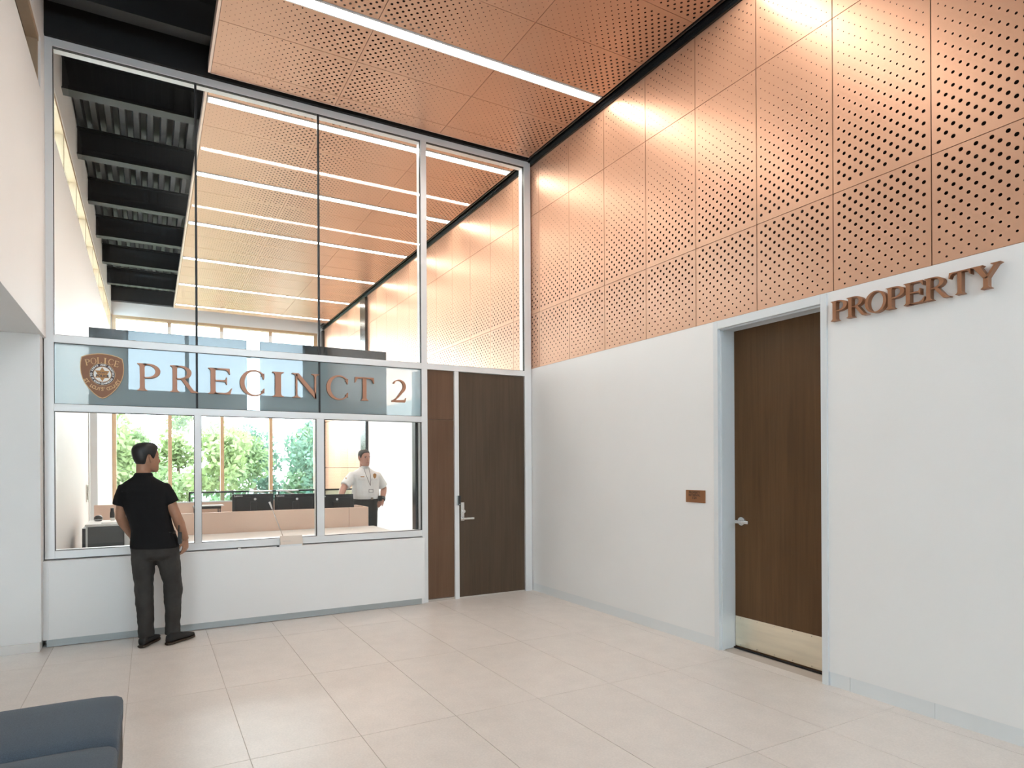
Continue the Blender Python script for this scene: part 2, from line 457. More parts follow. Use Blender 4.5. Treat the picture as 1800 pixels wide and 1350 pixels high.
# right wall: painted lower part with the door opening, dark backing, copper panels
DY0, DY1, DZ1 = 2.752, 3.647, 2.682      # property door clear opening
b = MB()
b.box(XW, 4.60, YB, DY0 - 0.046, 0.098, ZCU).box(XW, 4.60, DY1 + 0.047, 13.05, 0.098, ZCU).box(XW, 4.60, DY0 - 0.046, DY1 + 0.047, 2.745, ZCU)
b.box(XW + 0.012, 4.60, YB, DY0 - 0.046, 0, 0.098).box(XW + 0.012, 4.60, DY1 + 0.047, 13.05, 0, 0.098)
wall_right = b.build('wall_right', 'white_wall'); tag(wall_right, kind='structure')
bx('cladding_backing', 'panel_back', wall_right, XW + 0.05, 4.60, YB, 17.0, ZCU + 0.0, 6.0)
rows = [(ZCU + 0.002, 3.4225), (3.4275, 4.6425), (4.6475, 5.262)]
PW = 0.611; ss = (PW - 0.006) / 16
wm = []
for z0, z1 in rows:
    wm.append(perforated(PW - 0.006, z1 - z0, ss, lambda u, v, z0=z0: hole(z0 + v, 3.44), {0: 0.03, 1: 0.02, 2: 0.03}[rows.index((z0, z1))],
                         lambda u, v, d: (d, u, v)))
k = 0
y = 6.328
cols = [y - PW * i for i in range(1, 17)] + [y + PW * i for i in range(0, 11)]
for y0 in cols:
    for (z0, z1), me in zip(rows, wm):
        place(me, 'cladding_panel', (XW, y0 + 0.003, z0), wall_right)
# office end beyond the dark post: cladding down to desk height and below
me_l = perforated(PW - 0.006, 1.215, ss, lambda u, v: 0.006, 0.02, lambda u, v, d: (d, u, v))
for i in range(6):
    for (z0, z1), me in zip(rows, wm): place(me, 'cladding_panel', (XW, 13.40 + PW * i, z0), wall_right)
    for z0 in (0.30, 1.528): place(me_l, 'cladding_panel', (XW, 13.40 + PW * i, z0), wall_right)
bx('backing_panel', 'panel_back', wall_right, XW + 0.05, 4.60, 13.05, 17.0, 0, ZCU)
for y0, y1 in ((13.04, 13.40), (16.80, 16.98)):
    bx('dark_post', 'black_trim', wall_right, XW - 0.06, XW + 0.05, y0, y1, 0, 5.24)
# baseboard on right wall in lengths
bb = empty('baseboard_right', (XW, 3, 0), kind='structure')
for y0, y1 in ((YB, -0.2), (-0.2, 2.05), (2.05, 2.565), (2.565, 2.705), (3.695, 6.50)):
    bx('baseboard_length', 'base_strip', bb, XW + 0.006, XW + 0.016, y0 + 0.001, y1 - 0.001, 0.0, 0.096)

# black channel between ceiling and right wall
tr = empty('trim_1', (XW, 6, 5.25), kind='structure')
for y0, y1 in ((YB, 6.49), (6.63, 16.9)):
    bx('channel_side', 'black_trim', tr, XW - 0.02, XW + 0.05, y0, y1, 5.264, 5.40)
    bx('channel_lip', 'black_trim', tr, XW - 0.085, XW - 0.07, y0, y1, 5.308, 5.40)
    bx('channel_top', 'black_steel', tr, XW - 0.085, XW + 0.02, y0, y1, 5.37, 5.40)
    bx('channel_bead', 'black_trim', tr, XW - 0.045, XW - 0.02, y0, y1, 5.295, 5.318)

# ------------------------------------------------------------------ copper ceiling and linear lights
ceil = empty('ceiling', (2.3, 6, ZC), kind='structure')
XC = [0.53, 1.726, 2.925, 4.125]
strips = [5.07 + 1.80 * i for i in range(-5, 7)]
lit = [q for q in strips if 3 < q < 16.2]
cache = {}
def ceil_panel(ci, y0, y1):
    W = XC[ci + 1] - XC[ci] - 0.005; L = y1 - y0 - 0.005
    key = (ci, round(L, 3))
    if key not in cache:
        s = W / 32
        cache[key] = perforated(W, L, s, lambda u, v: hole(XC[ci] + u, 1.72, 2.40), 0.02, lambda u, v, d: (u, v, d), 0.03)
    place(cache[key], 'ceiling_panel', (XC[ci] + 0.0025, y0 + 0.0025, ZC), ceil)
segs = []
for ys in strips:
    a = ys + 0.065
    segs += [(a, a + 0.48), (a + 0.48, a + 1.09), (a + 1.09, ys + 1.735)]
    if ys not in lit: segs.append((ys - 0.065, ys + 0.065))
for y0, y1 in segs:
    parts = []
    for lo, hi in ((YB, 6.40), (6.66, 16.25)):
        p0, p1 = max(y0, lo), min(y1, hi)
        if p1 - p0 > 0.05: parts.append((p0, p1))
    for p0, p1 in parts:
        for ci in range(3): ceil_panel(ci, p0, p1)
for lo, hi in ((YB, 6.40), (6.66, 16.25)):
    bx('edge_fascia', 'copper_edge', ceil, 0.505, 0.528, lo, hi, ZC - 0.006, ZC + 0.10)
    bx('edge_end', 'copper_edge', ceil, 0.528, 4.127, hi, hi + 0.008, ZC - 0.004, ZC + 0.06)
    for xa, xb in ((0.53, 4.13),):
        cuts = [lo] + [q for ys in lit if lo < ys < hi for q in (ys - 0.065, ys + 0.065)] + [hi]
        for q in range(0, len(cuts), 2):
            if cuts[q + 1] - cuts[q] > 0.02: bx('ceiling_backing', 'panel_back', ceil, xa, xb, cuts[q], cuts[q + 1], ZC + 0.06, ZC + 0.08)
bx('edge_start', 'copper_edge', ceil, 0.528, 4.127, 6.652, 6.66, ZC - 0.004, ZC + 0.06)

order = ['first', 'second', 'third', 'fourth', 'fifth', 'sixth', 'seventh', 'eighth']
nlob = noff = 0
for ys in strips:
    if ys > 16.2 or ys < 3: continue
    if ys < 6:
        if abs(ys - 5.07) < .1: lab = 'bright linear light recessed in the copper lobby ceiling in front of the glass partition'
        else:
            lab = 'linear light in lobby ceiling behind the viewer, %s back from the visible one' % order[round((5.07 - ys) / 1.8) - 1]
        grp = 'linear lights in the lobby ceiling'
    else:
        lab = '%s linear light behind the glass partition, counted from the glass' % order[noff]; noff += 1
        grp = 'linear lights in the office ceiling'
    t = empty('linear_light', (2.32, ys, ZC - 0.01), lab, 'ceiling light', grp)
    bx('diffuser', 'lamp_glow', t, 0.55, 4.10, ys - 0.045, ys + 0.045, ZC - 0.002, ZC + 0.05)
    for sgn in (-1, 1):
        bx('flange', 'white_trim', t, 0.535, 4.115, min(ys + sgn * 0.047, ys + sgn * 0.060), max(ys + sgn * 0.047, ys + sgn * 0.060), ZC - 0.008, ZC + 0.06)
    for xx in (0.535, 4.102):
        bx('end_cap', 'white_trim', t, xx, xx + 0.013, ys - 0.047, ys + 0.047, ZC - 0.008, ZC + 0.06)

# ------------------------------------------------------------------ roof deck with ribs and beams
deck = bx('ceiling_deck', 'deck', None, -1.2, 4.7, YB - 0.2, 17.4, 5.95, 6.10); tag(deck, kind='structure')
rib = None
for i in range(14):
    x = -0.74 + 0.152 * i
    m = MB(); loop = [(-0.045, 0), (-0.03, -0.10), (0.03, -0.10), (0.045, 0)]
    m.poly([(x + u, 5.952 + v) for u, v in loop], lambda u, v: (u, YB, v), lambda u, v: (u, 17.2, v))
    if rib is None: rib = m.build('deck_rib', 'deck', deck)
    else: copy_obj(rib, (x, ORG[rib].y, ORG[rib].z), deck)
beam = None
for i in range(-6, 8):
    yb = 7.75 + 1.53 * i
    if yb < YB or yb > 17: continue
    if beam is None:
        m = MB().box(-0.80, 4.20, yb - 0.075, yb + 0.075, 5.50, 5.515).box(-0.80, 4.20, yb - 0.006, yb + 0.006, 5.515, 5.85).box(-0.80, 4.20, yb - 0.075, yb + 0.075, 5.835, 5.85)
        beam = m.build('roof_beam', 'beam', deck)
    else: copy_obj(beam, (ORG[beam].x, yb, ORG[beam].z), deck)
bx('header_beam', 'black_steel', deck, -0.80, 4.20, 6.47, 6.64, 5.316, 5.95)

# ------------------------------------------------------------------ left wall, clerestory, soffit recess
b = MB()
b.box(-1.0, XLW, YB, 6.36, 2.683, 4.725).box(-1.0, XLW, YB, 6.70, 5.165, 5.95)
b.box(-1.0, XLW, 6.36, 6.70, 2.683, 4.725).box(-1.0, XLW, 6.28, 6.70, 4.725, 5.165)
b.box(-1.0, XLW, 6.60, 10.62, 0.0, 4.725).box(-1.0, XLW, 12.25, 17.2, 0.0, 4.725).box(-1.0, XLW, 10.62, 12.25, 2.62, 4.725)
b.box(-1.0, XLW, 6.70, 17.2, 5.20, 5.95)
wall_left = b.build('wall_left', 'white_wall'); tag(wall_left, kind='structure')
def clerestory(name, y0, y1, ztop, step, gl):
    w = empty(name, (XLW, (y0 + y1) / 2, 4.725), kind='structure')
    bx('frame_rail', 'tan_wood', w, -0.96, -0.83, y0, y1, 4.725, 4.765)
    bx('frame_rail', 'tan_wood', w, -0.96, -0.81, y0, y1, ztop - 0.05, ztop)
    n = max(1, round((y1 - y0) / step)); st = (y1 - y0) / n
    for i in range(n + 1):
        yy = y0 + st * i
        bx('mullion', 'tan_wood', w, -0.96, -0.815, max(y0, yy - 0.03), min(y1, yy + 0.03), 4.765, ztop - 0.05)
        if i < n:
            bx('window_pane', gl, w, -0.90, -0.892, yy + 0.03, yy + st - 0.03, 4.765, ztop - 0.05)
    return w
clerestory('window_1', YB + 0.4, 6.26, 5.165, 1.30, 'glass_dark')
clerestory('window_2', 6.72, 17.0, 5.20, 1.28, 'glass_tinted')
# lower wall facing the lobby under the soffit, and the soffit
wr = MB().box(-5.0, -0.823, 6.34, 6.62, 0.082, 2.683).box(-5.0, -0.835, 6.352, 6.62, 0, 0.082).build('wall_recess', 'white_wall'); tag(wr, kind='structure')
tag(bx('baseboard_recess', 'base_plain', None, -5.0, -0.836, 6.346, 6.3515, 0.0, 0.080), kind='structure')
tag(bx('ceiling_soffit', 'white_wall', None, -5.0, -0.802, YB, 6.62, 2.684, 2.80), kind='structure')
# outer wall of the recess
tag(bx('wall_outer', 'white_wall', None, -5.2, -5.0, YB, 6.62, 0, 2.8), kind='structure')
# back wall of lobby with a high window above the vestibule
WX0, WX1, WZ0, WZ1 = -0.50, 3.75, 3.43, 5.05
b = MB().box(-5.2, 4.7, YB - 0.2, YB, 2.50, WZ0).box(-5.2, 4.7, YB - 0.2, YB, WZ1, 6.0).box(-5.2, WX0, YB - 0.2, YB, WZ0, WZ1).box(WX1, 4.7, YB - 0.2, YB, WZ0, WZ1)
b.box(-5.2, -4.9, YB - 0.2, YB, 0, 2.5).box(-2.4, 4.7, YB - 0.2, YB, 0, 2.5)
tag(b.build('wall_back', 'white_wall'), kind='structure')
w3 = empty('window_added', (-0.5, YB, 0), kind='structure')  # unseen storefront, added to bring daylight onto low wall, recess and floor
for i in range(4):
    x = -4.9 + 2.5 / 3 * i
    bx('mullion', 'aluminium', w3, max(-4.9, x - 0.03), min(-2.4, x + 0.03), YB - 0.14, YB - 0.04, 0, 2.5)
    if i < 3: bx('window_pane', 'glass_window', w3, x + 0.03, x + 2.5 / 3 - 0.03, YB - 0.10, YB - 0.092, 0.02, 2.48)
w4 = empty('window_4', (1.6, YB, WZ0), kind='structure')
xs = [WX0, 0.83, 2.3, WX1]
for i in range(4): bx('mullion', 'gasket', w4, xs[i] - 0.045, xs[i] + 0.045, YB - 0.14, YB - 0.04, WZ0, WZ1)
for i in range(3): bx('window_pane', 'glass_tinted', w4, xs[i] + 0.045, xs[i + 1] - 0.045, YB - 0.10, YB - 0.092, WZ0, WZ1)

# ------------------------------------------------------------------ glazed partition (wall_front)
wf = empty('wall_front', (1.0, YF, 0), kind='structure')
FY0, FY1 = YF, YF + 0.12
def fr(x0, x1, z0, z1, y1=FY1, name='frame_member'): return bx(name, 'aluminium', wf, x0, x1, FY0, y1, z0, z1, bevel=0.002)
fr(-0.815, -0.743, 0.757, 5.314); fr(-0.743, 4.111, 5.246, 5.314); fr(2.732, 2.802, 0.0, 5.246); fr(4.111, 4.205, 0.0, 5.314)
fr(-0.743, 2.732, 2.652, 2.719); fr(2.802, 4.111, 2.655, 2.719); fr(-0.743, 2.732, 2.050, 2.115)
fr(-0.743, 2.732, 0.757, 0.825); fr(0.377, 0.437, 0.825, 2.050); fr(1.544, 1.621, 0.825, 2.050); fr(3.144, 3.199, 0.0, 2.655)
def opening(x0, x1, z0, z1, mats, xcuts=()):
    # gasket on the four inner faces, panes, butt joints
    gy0, gy1, t = YF + 0.010, YF + 0.042, 0.004
    gk = MB().box(x0, x0 + t, gy0, gy1, z0, z1).box(x1 - t, x1, gy0, gy1, z0, z1).box(x0, x1, gy0, gy1, z0, z0 + t).box(x0, x1, gy0, gy1, z1 - t, z1)
    gk.build('gasket', 'gasket', wf)
    e = [x0 + t] + list(xcuts) + [x1 - t]
    for i in range(len(e) - 1):
        bx('glass_pane', mats, wf, e[i] + (0.010 if i else 0), e[i + 1] - (0.010 if i < len(e) - 2 else 0), YF + 0.016, YF + 0.028, z0 + t, z1 - t)
    for c in xcuts:
        bx('butt_joint', 'gasket', wf, c - 0.010, c + 0.010, YF + 0.014, YF + 0.036, z0, z1)
opening(-0.743, 2.732, 2.719, 5.246, 'glass', (0.402, 1.579))
opening(-0.743, 2.732, 2.115, 2.652, 'glass_frosted', (0.402, 1.579))
opening(2.802, 4.111, 2.719, 5.246, 'glass')
opening(-0.743, 0.377, 0.825, 2.050, 'glass'); opening(0.437, 1.544, 0.825, 2.050, 'glass'); opening(1.621, 2.732, 0.825, 2.050, 'glass')
# deep dark jamb and pale inner sill of the service windows
bx('inner_jamb', 'black_trim', wf, 2.700, 2.802, FY1 + 0.002, FY1 + 0.10, 0.76, 2.64)
bx('inner_sill', 'white_trim', wf, -0.79, 2.70, FY1, FY1 + 0.06, 0.757, 0.822)
# low wall under the windows
lw = MB().box(-0.822, 2.735, 6.44, 6.70, 0.068, 0.745).box(-0.80, 2.735, 6.47, 6.70, 0, 0.068).build('low_wall', 'white_wall', wf)
bx('low_wall_corner', 'white_trim', wf, -0.822, -0.782, 6.436, 6.50, 0.068, 0.746)
bx('base_strip', 'base_metal', wf, -0.800, 2.700, 6.450, 6.469, 0.006, 0.067)
bx('side_panel', 'walnut_light', wf, 2.802, 3.144, YF + 0.028, YF + 0.07, 0.030, 2.085)
bx('side_panel', 'walnut_light', wf, 2.802, 3.144, YF + 0.028, YF + 0.07, 2.088, 2.655)
bx('threshold', 'steel', wf, 2.802, 3.144, YF + 0.012, YF + 0.09, 0.0, 0.026)

# door into the office
d1 = empty('door_1', (3.65, YF, 0), kind='structure')
bx('door_leaf', 'walnut_dark', d1, 3.203, 4.107, YF + 0.022, YF + 0.067, 0.014, 2.650)
hp = bx('lock_plate', 'steel', d1, 3.226, 3.272, YF + 0.012, YF + 0.022, 0.905, 1.125, bevel=0.004)
MB().lathe([(0.019, -0.012), (0.019, 0.0), (0.012, 0.0)], (3.262, YF + 0.012, 1.018), 16, 'y').build('lock_cylinder', 'steel', hp)
MB().tube([(3.249, YF + 0.012, 0.935), (3.249, YF - 0.03, 0.935)], 0.011, 10).box(3.240, 3.375, YF - 0.045, YF - 0.030, 0.924, 0.948).build('lever', 'steel', hp, bevel=0.003)
MB().tube([(3.198, YF - 0.016, 1.118), (3.198, YF - 0.016, 1.119)], 0.0001, 4)
cr = empty('card_reader', (3.186, YF - 0.01, 1.09), 'small black card reader on the frame beside the office door', 'card reader')
bx('housing', 'black_plastic', cr, 3.176, 3.206, YF - 0.026, YF - 0.0005, 1.092, 1.205, bevel=0.003)
bx('side_band', 'base_metal', cr, 3.166, 3.1755, YF - 0.020, YF - 0.0005, 1.094, 1.203)
bx('status_light', 'print_light', cr, 3.182, 3.199, YF - 0.028, YF - 0.026, 1.103, 1.107)

# property door in the right wall
d2 = empty('door_2', (XW, 3.2, 0), kind='structure')
def frp(y0, y1, z0, z1, x0=XW - 0.012, x1=4.46): return bx('door_frame', 'frame_paint', d2, x0, x1, y0, y1, z0, z1, bevel=0.002)
frp(DY1, DY1 + 0.046, 0, 2.748); frp(DY0 - 0.046, DY0, 0, 2.748); frp(DY0, DY1, DZ1, 2.748)
bx('door_stop', 'frame_paint', d2, XW + 0.02, XW + 0.05, DY1 - 0.012, DY1, 0, DZ1)
bx('door_stop', 'frame_paint', d2, XW + 0.02, XW + 0.05, DY0, DY1, DZ1 - 0.012, DZ1)
bx('door_leaf', 'walnut', d2, 4.400, 4.445, DY0 + 0.003, DY1 - 0.003, 0.012, DZ1 - 0.003)
kp = bx('kick_plate', 'kick_steel', d2, 4.3975, 4.400, DY0 + 0.006, DY1 - 0.006, 0.022, 0.272)
for i in range(6):
    yy = 2.80 + 0.158 * i
    for zz in (0.035, 0.259):
        MB().lathe([(0.004, -0.002), (0.0045, 0.0)], (4.3972, yy, zz), 8, 'x').build('screw', 'steel', kp)
hr = MB().lathe([(0.024, -0.012), (0.035, -0.010), (0.038, 0.0), (0.02, 0.0)], (4.400, 3.575, 1.075), 24, 'x').build('handle_rose', 'steel', d2, smooth=False)
MB().tube([(4.39, 3.575, 1.075), (4.335, 3.575, 1.075)], 0.0105, 12).box(4.322, 4.340, 3.455, 3.590, 1.062, 1.088).build('lever', 'steel', hr, bevel=0.004)
bx('threshold_shadow', 'black_steel', d2, 4.38, 4.45, DY0, DY1, 0.0005, 0.011)  # shadow under the door leaf, put in as a black strip

# room sign
pl = empty('room_sign', (XW, 3.895, 1.22), 'small bronze room plaque on white wall left of the property door', 'sign')
bx('plate', 'plaque', pl, XW - 0.010, XW - 0.0005, 3.790, 4.003, 1.222, 1.330, bevel=0.002)
fm = lambda yc, zc: (lambda u, v, d: (XW - 0.0108 - d, yc - u, zc + v))
text('lettering', 'PROPERTY', 0.028, 'print_dark', pl, fm(3.905, 1.309), bold=0.0008, width=0.125)
text('lettering', 'RETRIEVAL', 0.027, 'print_dark', pl, fm(3.905, 1.285), bold=0.0008, width=0.128)
text('lettering', '124', 0.027, 'print_dark', pl, fm(3.905, 1.261), bold=0.0008, width=0.045)

# ------------------------------------------------------------------ serif capitals (cap height 1)
def arc(cx, cy, rx, ry, a0, a1, n=24):
    return [(cx + rx * math.cos(math.radians(a0 + (a1 - a0) * i / n)), cy + ry * math.sin(math.radians(a0 + (a1 - a0) * i / n))) for i in range(n + 1)]
def stem(x, T=.15, y0=0, y1=1, sw=.15, top=True, bot=True):
    h = T / 2; L = []
    if bot: L += [(x - sw, y0), (x + sw, y0), (x + sw, y0 + .025), (x + h + .03, y0 + .05), (x + h, y0 + .11)]
    else: L += [(x - h, y0), (x + h, y0)]
    if top: L += [(x + h, y1 - .11), (x + h + .03, y1 - .05), (x + sw, y1 - .025), (x + sw, y1), (x - sw, y1), (x - sw, y1 - .025), (x - h - .03, y1 - .05), (x - h, y1 - .11)]
    else: L += [(x + h, y1), (x - h, y1)]
    if bot: L += [(x - h, y0 + .11), (x - h - .03, y0 + .05), (x - sw, y0 + .025)]
    return ('p', L)
def bowl(x, yb, yt=1.0, rx=.40):
    cy = (yb + yt) / 2; ry = (yt - yb) / 2
    o = [(x, yt)] + arc(x + .14, cy, rx - .02, ry, 90, -90) + [(x, yb)]
    i = [(x, yt - .055)] + arc(x + .12, cy, rx - .155, ry - .05, 90, -90) + [(x, yb + .05)]
    return ('s', o, i)
def cshape():
    o = arc(.50, .5, .47, .52, 42, 318, 36); i = arc(.535, .5, .355, .465, 42, 318, 36)
    return [('s', o, i), ('p', [(.795, .845), (.86, .90), (.845, .66), (.825, .66), (.79, .76), (.74, .81)]), ('p', [(.795, .155), (.74, .19), (.80, .24), (.84, .30), (.86, .29), (.85, .11)])]
GL = {
 'P': ([stem(.17), bowl(.20, .46)], .02, .72),
 'R': ([stem(.17), bowl(.20, .48), ('p', [(.36, .50), (.50, .52), (.78, .09), (.93, .025), (.93, 0), (.70, 0)])], .02, .93),
 'E': ([stem(.17, sw=.15), ('p', [(.2, 1), (.68, 1), (.70, .78), (.675, .78), (.62, .90), (.54, .945), (.2, .945)]),
        ('p', [(.2, .545), (.2, .49), (.50, .49), (.56, .46), (.575, .38), (.60, .38), (.60, .66), (.575, .66), (.56, .575), (.50, .545)]),
        ('p', [(.2, 0), (.70, 0), (.76, .24), (.735, .24), (.65, .11), (.56, .055), (.2, .055)])], .02, .76),
 'C': (cshape(), .03, .86), 'I': ([stem(.17)], .02, .32),
 'N': ([stem(.16, .06, sw=.14, top=False, y1=.95), stem(.84, .06, sw=.14, bot=False), ('p', [(.0, 1), (.0, .975), (.10, .94), (.84, -.02), (.87, -.02), (.87, .18), (.235, 1)])], .0, .98),
 'T': ([stem(.40, top=False, y1=.97), ('p', [(.02, 1), (.0, .76), (.025, .76), (.08, .89), (.16, .945), (.64, .945), (.72, .89), (.775, .76), (.80, .76), (.78, 1)])], .0, .80),
 'O': ([('s', arc(.5, .5, .48, .52, 0, 360, 40), arc(.5, .5, .345, .47, 0, 360, 40))], .02, .98),
 'Y': ([stem(.45, top=False, y1=.47), ('p', [(.375, .44), (.525, .44), (.30, .93), (.36, .975), (.36, 1), (-.02, 1), (-.02, .975), (.08, .94)]),
        ('p', [(.43, .40), (.52, .44), (.80, .93), (.90, .975), (.90, 1), (.60, 1), (.60, .975), (.70, .93), (.50, .58)])], -.02, .90),
 'L': ([stem(.17), ('p', [(.2, 0), (.66, 0), (.72, .26), (.695, .26), (.61, .11), (.52, .055), (.2, .055)])], .02, .72),
 '2': ([('s', arc(.34, .70, .30, .31, 155, -35, 26) + [(.30, .20), (.17, .07)], arc(.31, .715, .20, .245, 155, -30, 26) + [(.22, .20), (.03, .05)]),
        ('p', [(.02, 0), (.60, 0), (.66, .20), (.635, .20), (.58, .12), (.50, .105), (.02, .075)])], .02, .66),
}
def glyph(mb, ch, u0, u1, v0, h, f, d):
    """letter ch stretched between u0 and u1, base v0, height h; f(u, v, depth) -> world"""
    parts, a, b2 = GL[ch]
    q = lambda p: (u0 + (p[0] - a) / (b2 - a) * (u1 - u0), v0 + p[1] * h)
    for p in parts:
        if p[0] == 'p':
            mb.poly([q(x) for x in p[1]], lambda u, v: f(u, v, d), lambda u, v: f(u, v, 0))
        else:
            o, i = [q(x) for x in p[1]], [q(x) for x in p[2]]; n = len(o)
            for k in range(n - 1):
                c8 = [f(*o[k], d), f(*o[k + 1], d), f(*i[k + 1], d), f(*i[k], d), f(*o[k], 0), f(*o[k + 1], 0), f(*i[k + 1], 0), f(*i[k], 0)]
                fs = [(0, 1, 2, 3), (4, 7, 6, 5), (0, 4, 5, 1), (2, 6, 7, 3)]
                if k == 0: fs.append((0, 3, 7, 4))
                if k == n - 2: fs.append((1, 5, 6, 2))
                mb.add(c8, fs)
    return mb

sg = empty('wall_lettering', (1.2, YF, 2.26), 'large bronze serif letters PRECINCT 2 across the frosted glass band', 'sign')
for ch, u0, u1 in (('P', -.102, .089), ('R', .171, .41), ('E', .501, .717), ('C', .79, 1.022), ('I', 1.099, 1.211), ('N', 1.293, 1.569), ('C', 1.646, 1.878), ('T', 1.952, 2.168), ('2', 2.371, 2.542)):
    m = glyph(MB(), ch, u0, u1, 2.262, 0.252 if ch != '2' else 0.248, lambda u, v, d: (u, YF + 0.010 - d, v), 0.026)
    m.build('letter', 'bronze_sign', sg)
sg = empty('wall_lettering', (XW, 2.2, 2.53), 'bronze serif letters PROPERTY standing off the white wall beside the door', 'sign')
for ch, u0, u1 in (('P', 2.657, 2.546), ('R', 2.548, 2.411), ('O', 2.427, 2.293), ('P', 2.296, 2.186), ('E', 2.190, 2.071), ('R', 2.074, 1.938), ('T', 1.945, 1.833), ('Y', 1.835, 1.692)):
    m = glyph(MB(), ch, u0, u1, 2.535, 0.136, lambda u, v, d: (XW - 0.0005 - d, u, v), 0.040)
    m.build('letter', 'bronze', sg)

# ------------------------------------------------------------------ police shield on the glass
BXc, BZ0, BZ1, BW = -0.378, 2.178, 2.580, 0.170
by = YF + 0.008
bd = empty('shield_sign', (BXc, by, BZ0), 'brown shield emblem reading POLICE and county name on the frosted glass', 'sign')
def shield(k):
    H = BZ1 - BZ0; cz = BZ0 + H * 0.55
    half = [(0.0, 1.0), (.20, .995), (.45, .978), (.72, .948), (.93, .905), (.985, .80), (1.0, .66), (.975, .54), (.90, .42), (.78, .31), (.60, .195), (.38, .09), (.18, .02), (0, -.01)]
    pts = [(BXc + x * BW, BZ0 + y * H) for x, y in half] + [(BXc - x * BW, BZ0 + y * H) for x, y in reversed(half[1:-1])]
    return [(BXc + (x - BXc) * k, cz + (z - cz) * k) for x, z in pts]
fy = lambda y: (lambda u, v: (u, y, v))
MB().poly(shield(1.0), fy(by - 0.018), fy(by)).build('shield_edge', 'badge_tan', bd)
MB().poly(shield(0.965), fy(by - 0.0195), fy(by - 0.0175)).build('shield_face', 'badge_brown', bd)
cz = 2.392
def disc(r, d, m, name):
    MB().poly([(BXc + 0.001 + r * math.cos(2 * PI * i / 40), cz + r * math.sin(2 * PI * i / 40)) for i in range(40)], fy(by - d), fy(by - 0.018)).build(name, m, bd)
disc(0.101, 0.0205, 'badge_tan', 'ring_edge'); disc(0.098, 0.0215, 'badge_navy', 'ring'); disc(0.070, 0.0222, 'badge_tan', 'ring_edge'); disc(0.066, 0.023, 'badge_white', 'field')
st = []
for i in range(12):
    a = math.radians(-90 + 30 * i); r = 0.064 if i % 2 == 0 else 0.037
    st.append((BXc + r * math.cos(a), cz + r * math.sin(a)))
MB().poly(st, fy(by - 0.024), fy(by - 0.022)).build('star', 'badge_gold', bd)
fb = lambda uc, vc: (lambda u, v, d: (uc + u, by - 0.0246 - d, vc + v))
text('lettering', 'COUNTY', 0.018, 'badge_navy', bd, fb(BXc, cz + 0.014), bold=0.0006)
text('lettering', 'POLICE', 0.030, 'badge_navy', bd, fb(BXc, cz - 0.016), bold=0.0012)
def arctext(s, r, a0, a1, size, m, outward=True, cx=BXc, cc=cz, dep=0.0225, bold=0.0006, sx=1.0, sz=1.0):
    n = len(s)
    for i, ch in enumerate(s):
        if ch == ' ': continue
        a = math.radians(a0 + (a1 - a0) * i / (n - 1)); rot = a - PI / 2 if outward else a + PI / 2
        px, pz = cx + r * sx * math.cos(a), cc + r * sz * math.sin(a)
        f = lambda u, v, d, px=px, pz=pz, rot=rot: (px + u * math.cos(rot) - v * math.sin(rot), by - dep, pz + u * math.sin(rot) + v * math.cos(rot))
        text('lettering', ch, size, m, bd, f, bold=bold)
arctext('TO SERVE AND PROTECT', 0.084, 190, -10, 0.022, 'badge_white', bold=0.0010)
arctext('ST LOUIS CO MISSOURI', 0.084, 205, 335, 0.022, 'badge_white', outward=False, bold=0.0010)
arctext('ST LOUIS COUNTY', 0.141, 205, 335, 0.041, 'badge_tan', outward=False, dep=0.0202, bold=0.0010, cc=cz + 0.006)
text('lettering', '1955', 0.022, 'badge_tan', bd, lambda u, v, d: (BXc + u, by - 0.0202, 2.272 + v))
for i, ch in enumerate('POLICE'):
    uc = BXc - 0.112 + 0.0448 * i; t = (uc - BXc) / 0.11
    w = {'P': .038, 'O': .044, 'L': .036, 'I': .022, 'C': .041, 'E': .038}[ch]
    vc = 2.515 - 0.022 * t * t; rot = -0.20 * t
    m = glyph(MB(), ch, -w / 2, w / 2, -0.026, 0.054, lambda u, v, d, uc=uc, vc=vc, rot=rot: (uc + u * math.cos(rot) - v * math.sin(rot), by - 0.0194 - d, vc + u * math.sin(rot) + v * math.cos(rot)), 0.0015)
    m.build('letter', 'badge_tan', bd)
# ------------------------------------------------------------------ far window wall of the office
b = MB().box(-1.0, 4.7, YE, YE + 0.25, 5.19, 6.0).box(-1.0, 4.7, YE, YE + 0.25, 0, 0.55).box(-1.0, -0.80, YE, YE + 0.25, 0.55, 5.19).box(4.07, 4.7, YE, YE + 0.25, 0.55, 5.19)
tag(b.build('wall_far', 'white_wall'), kind='structure')
w5 = empty('window_5', (1.6, YE, 0.55), kind='structure')
mx = [-0.755, 0.435, 1.636, 2.839, 4.022]
for x in mx: bx('mullion', 'tan_wood', w5, x - 0.042, x + 0.042, YE + 0.02, YE + 0.17, 0.55, 5.13)
bx('frame_rail', 'tan_wood', w5, -0.80, 4.07, YE + 0.015, YE + 0.18, 5.13, 5.19)
bx('frame_rail', 'tan_wood', w5, -0.80, 4.07, YE + 0.015, YE + 0.18, 0.55, 0.62)
for i in range(4): bx('window_pane', 'glass_window', w5, mx[i] + 0.042, mx[i + 1] - 0.042, YE + 0.09, YE + 0.10, 0.62, 5.13)

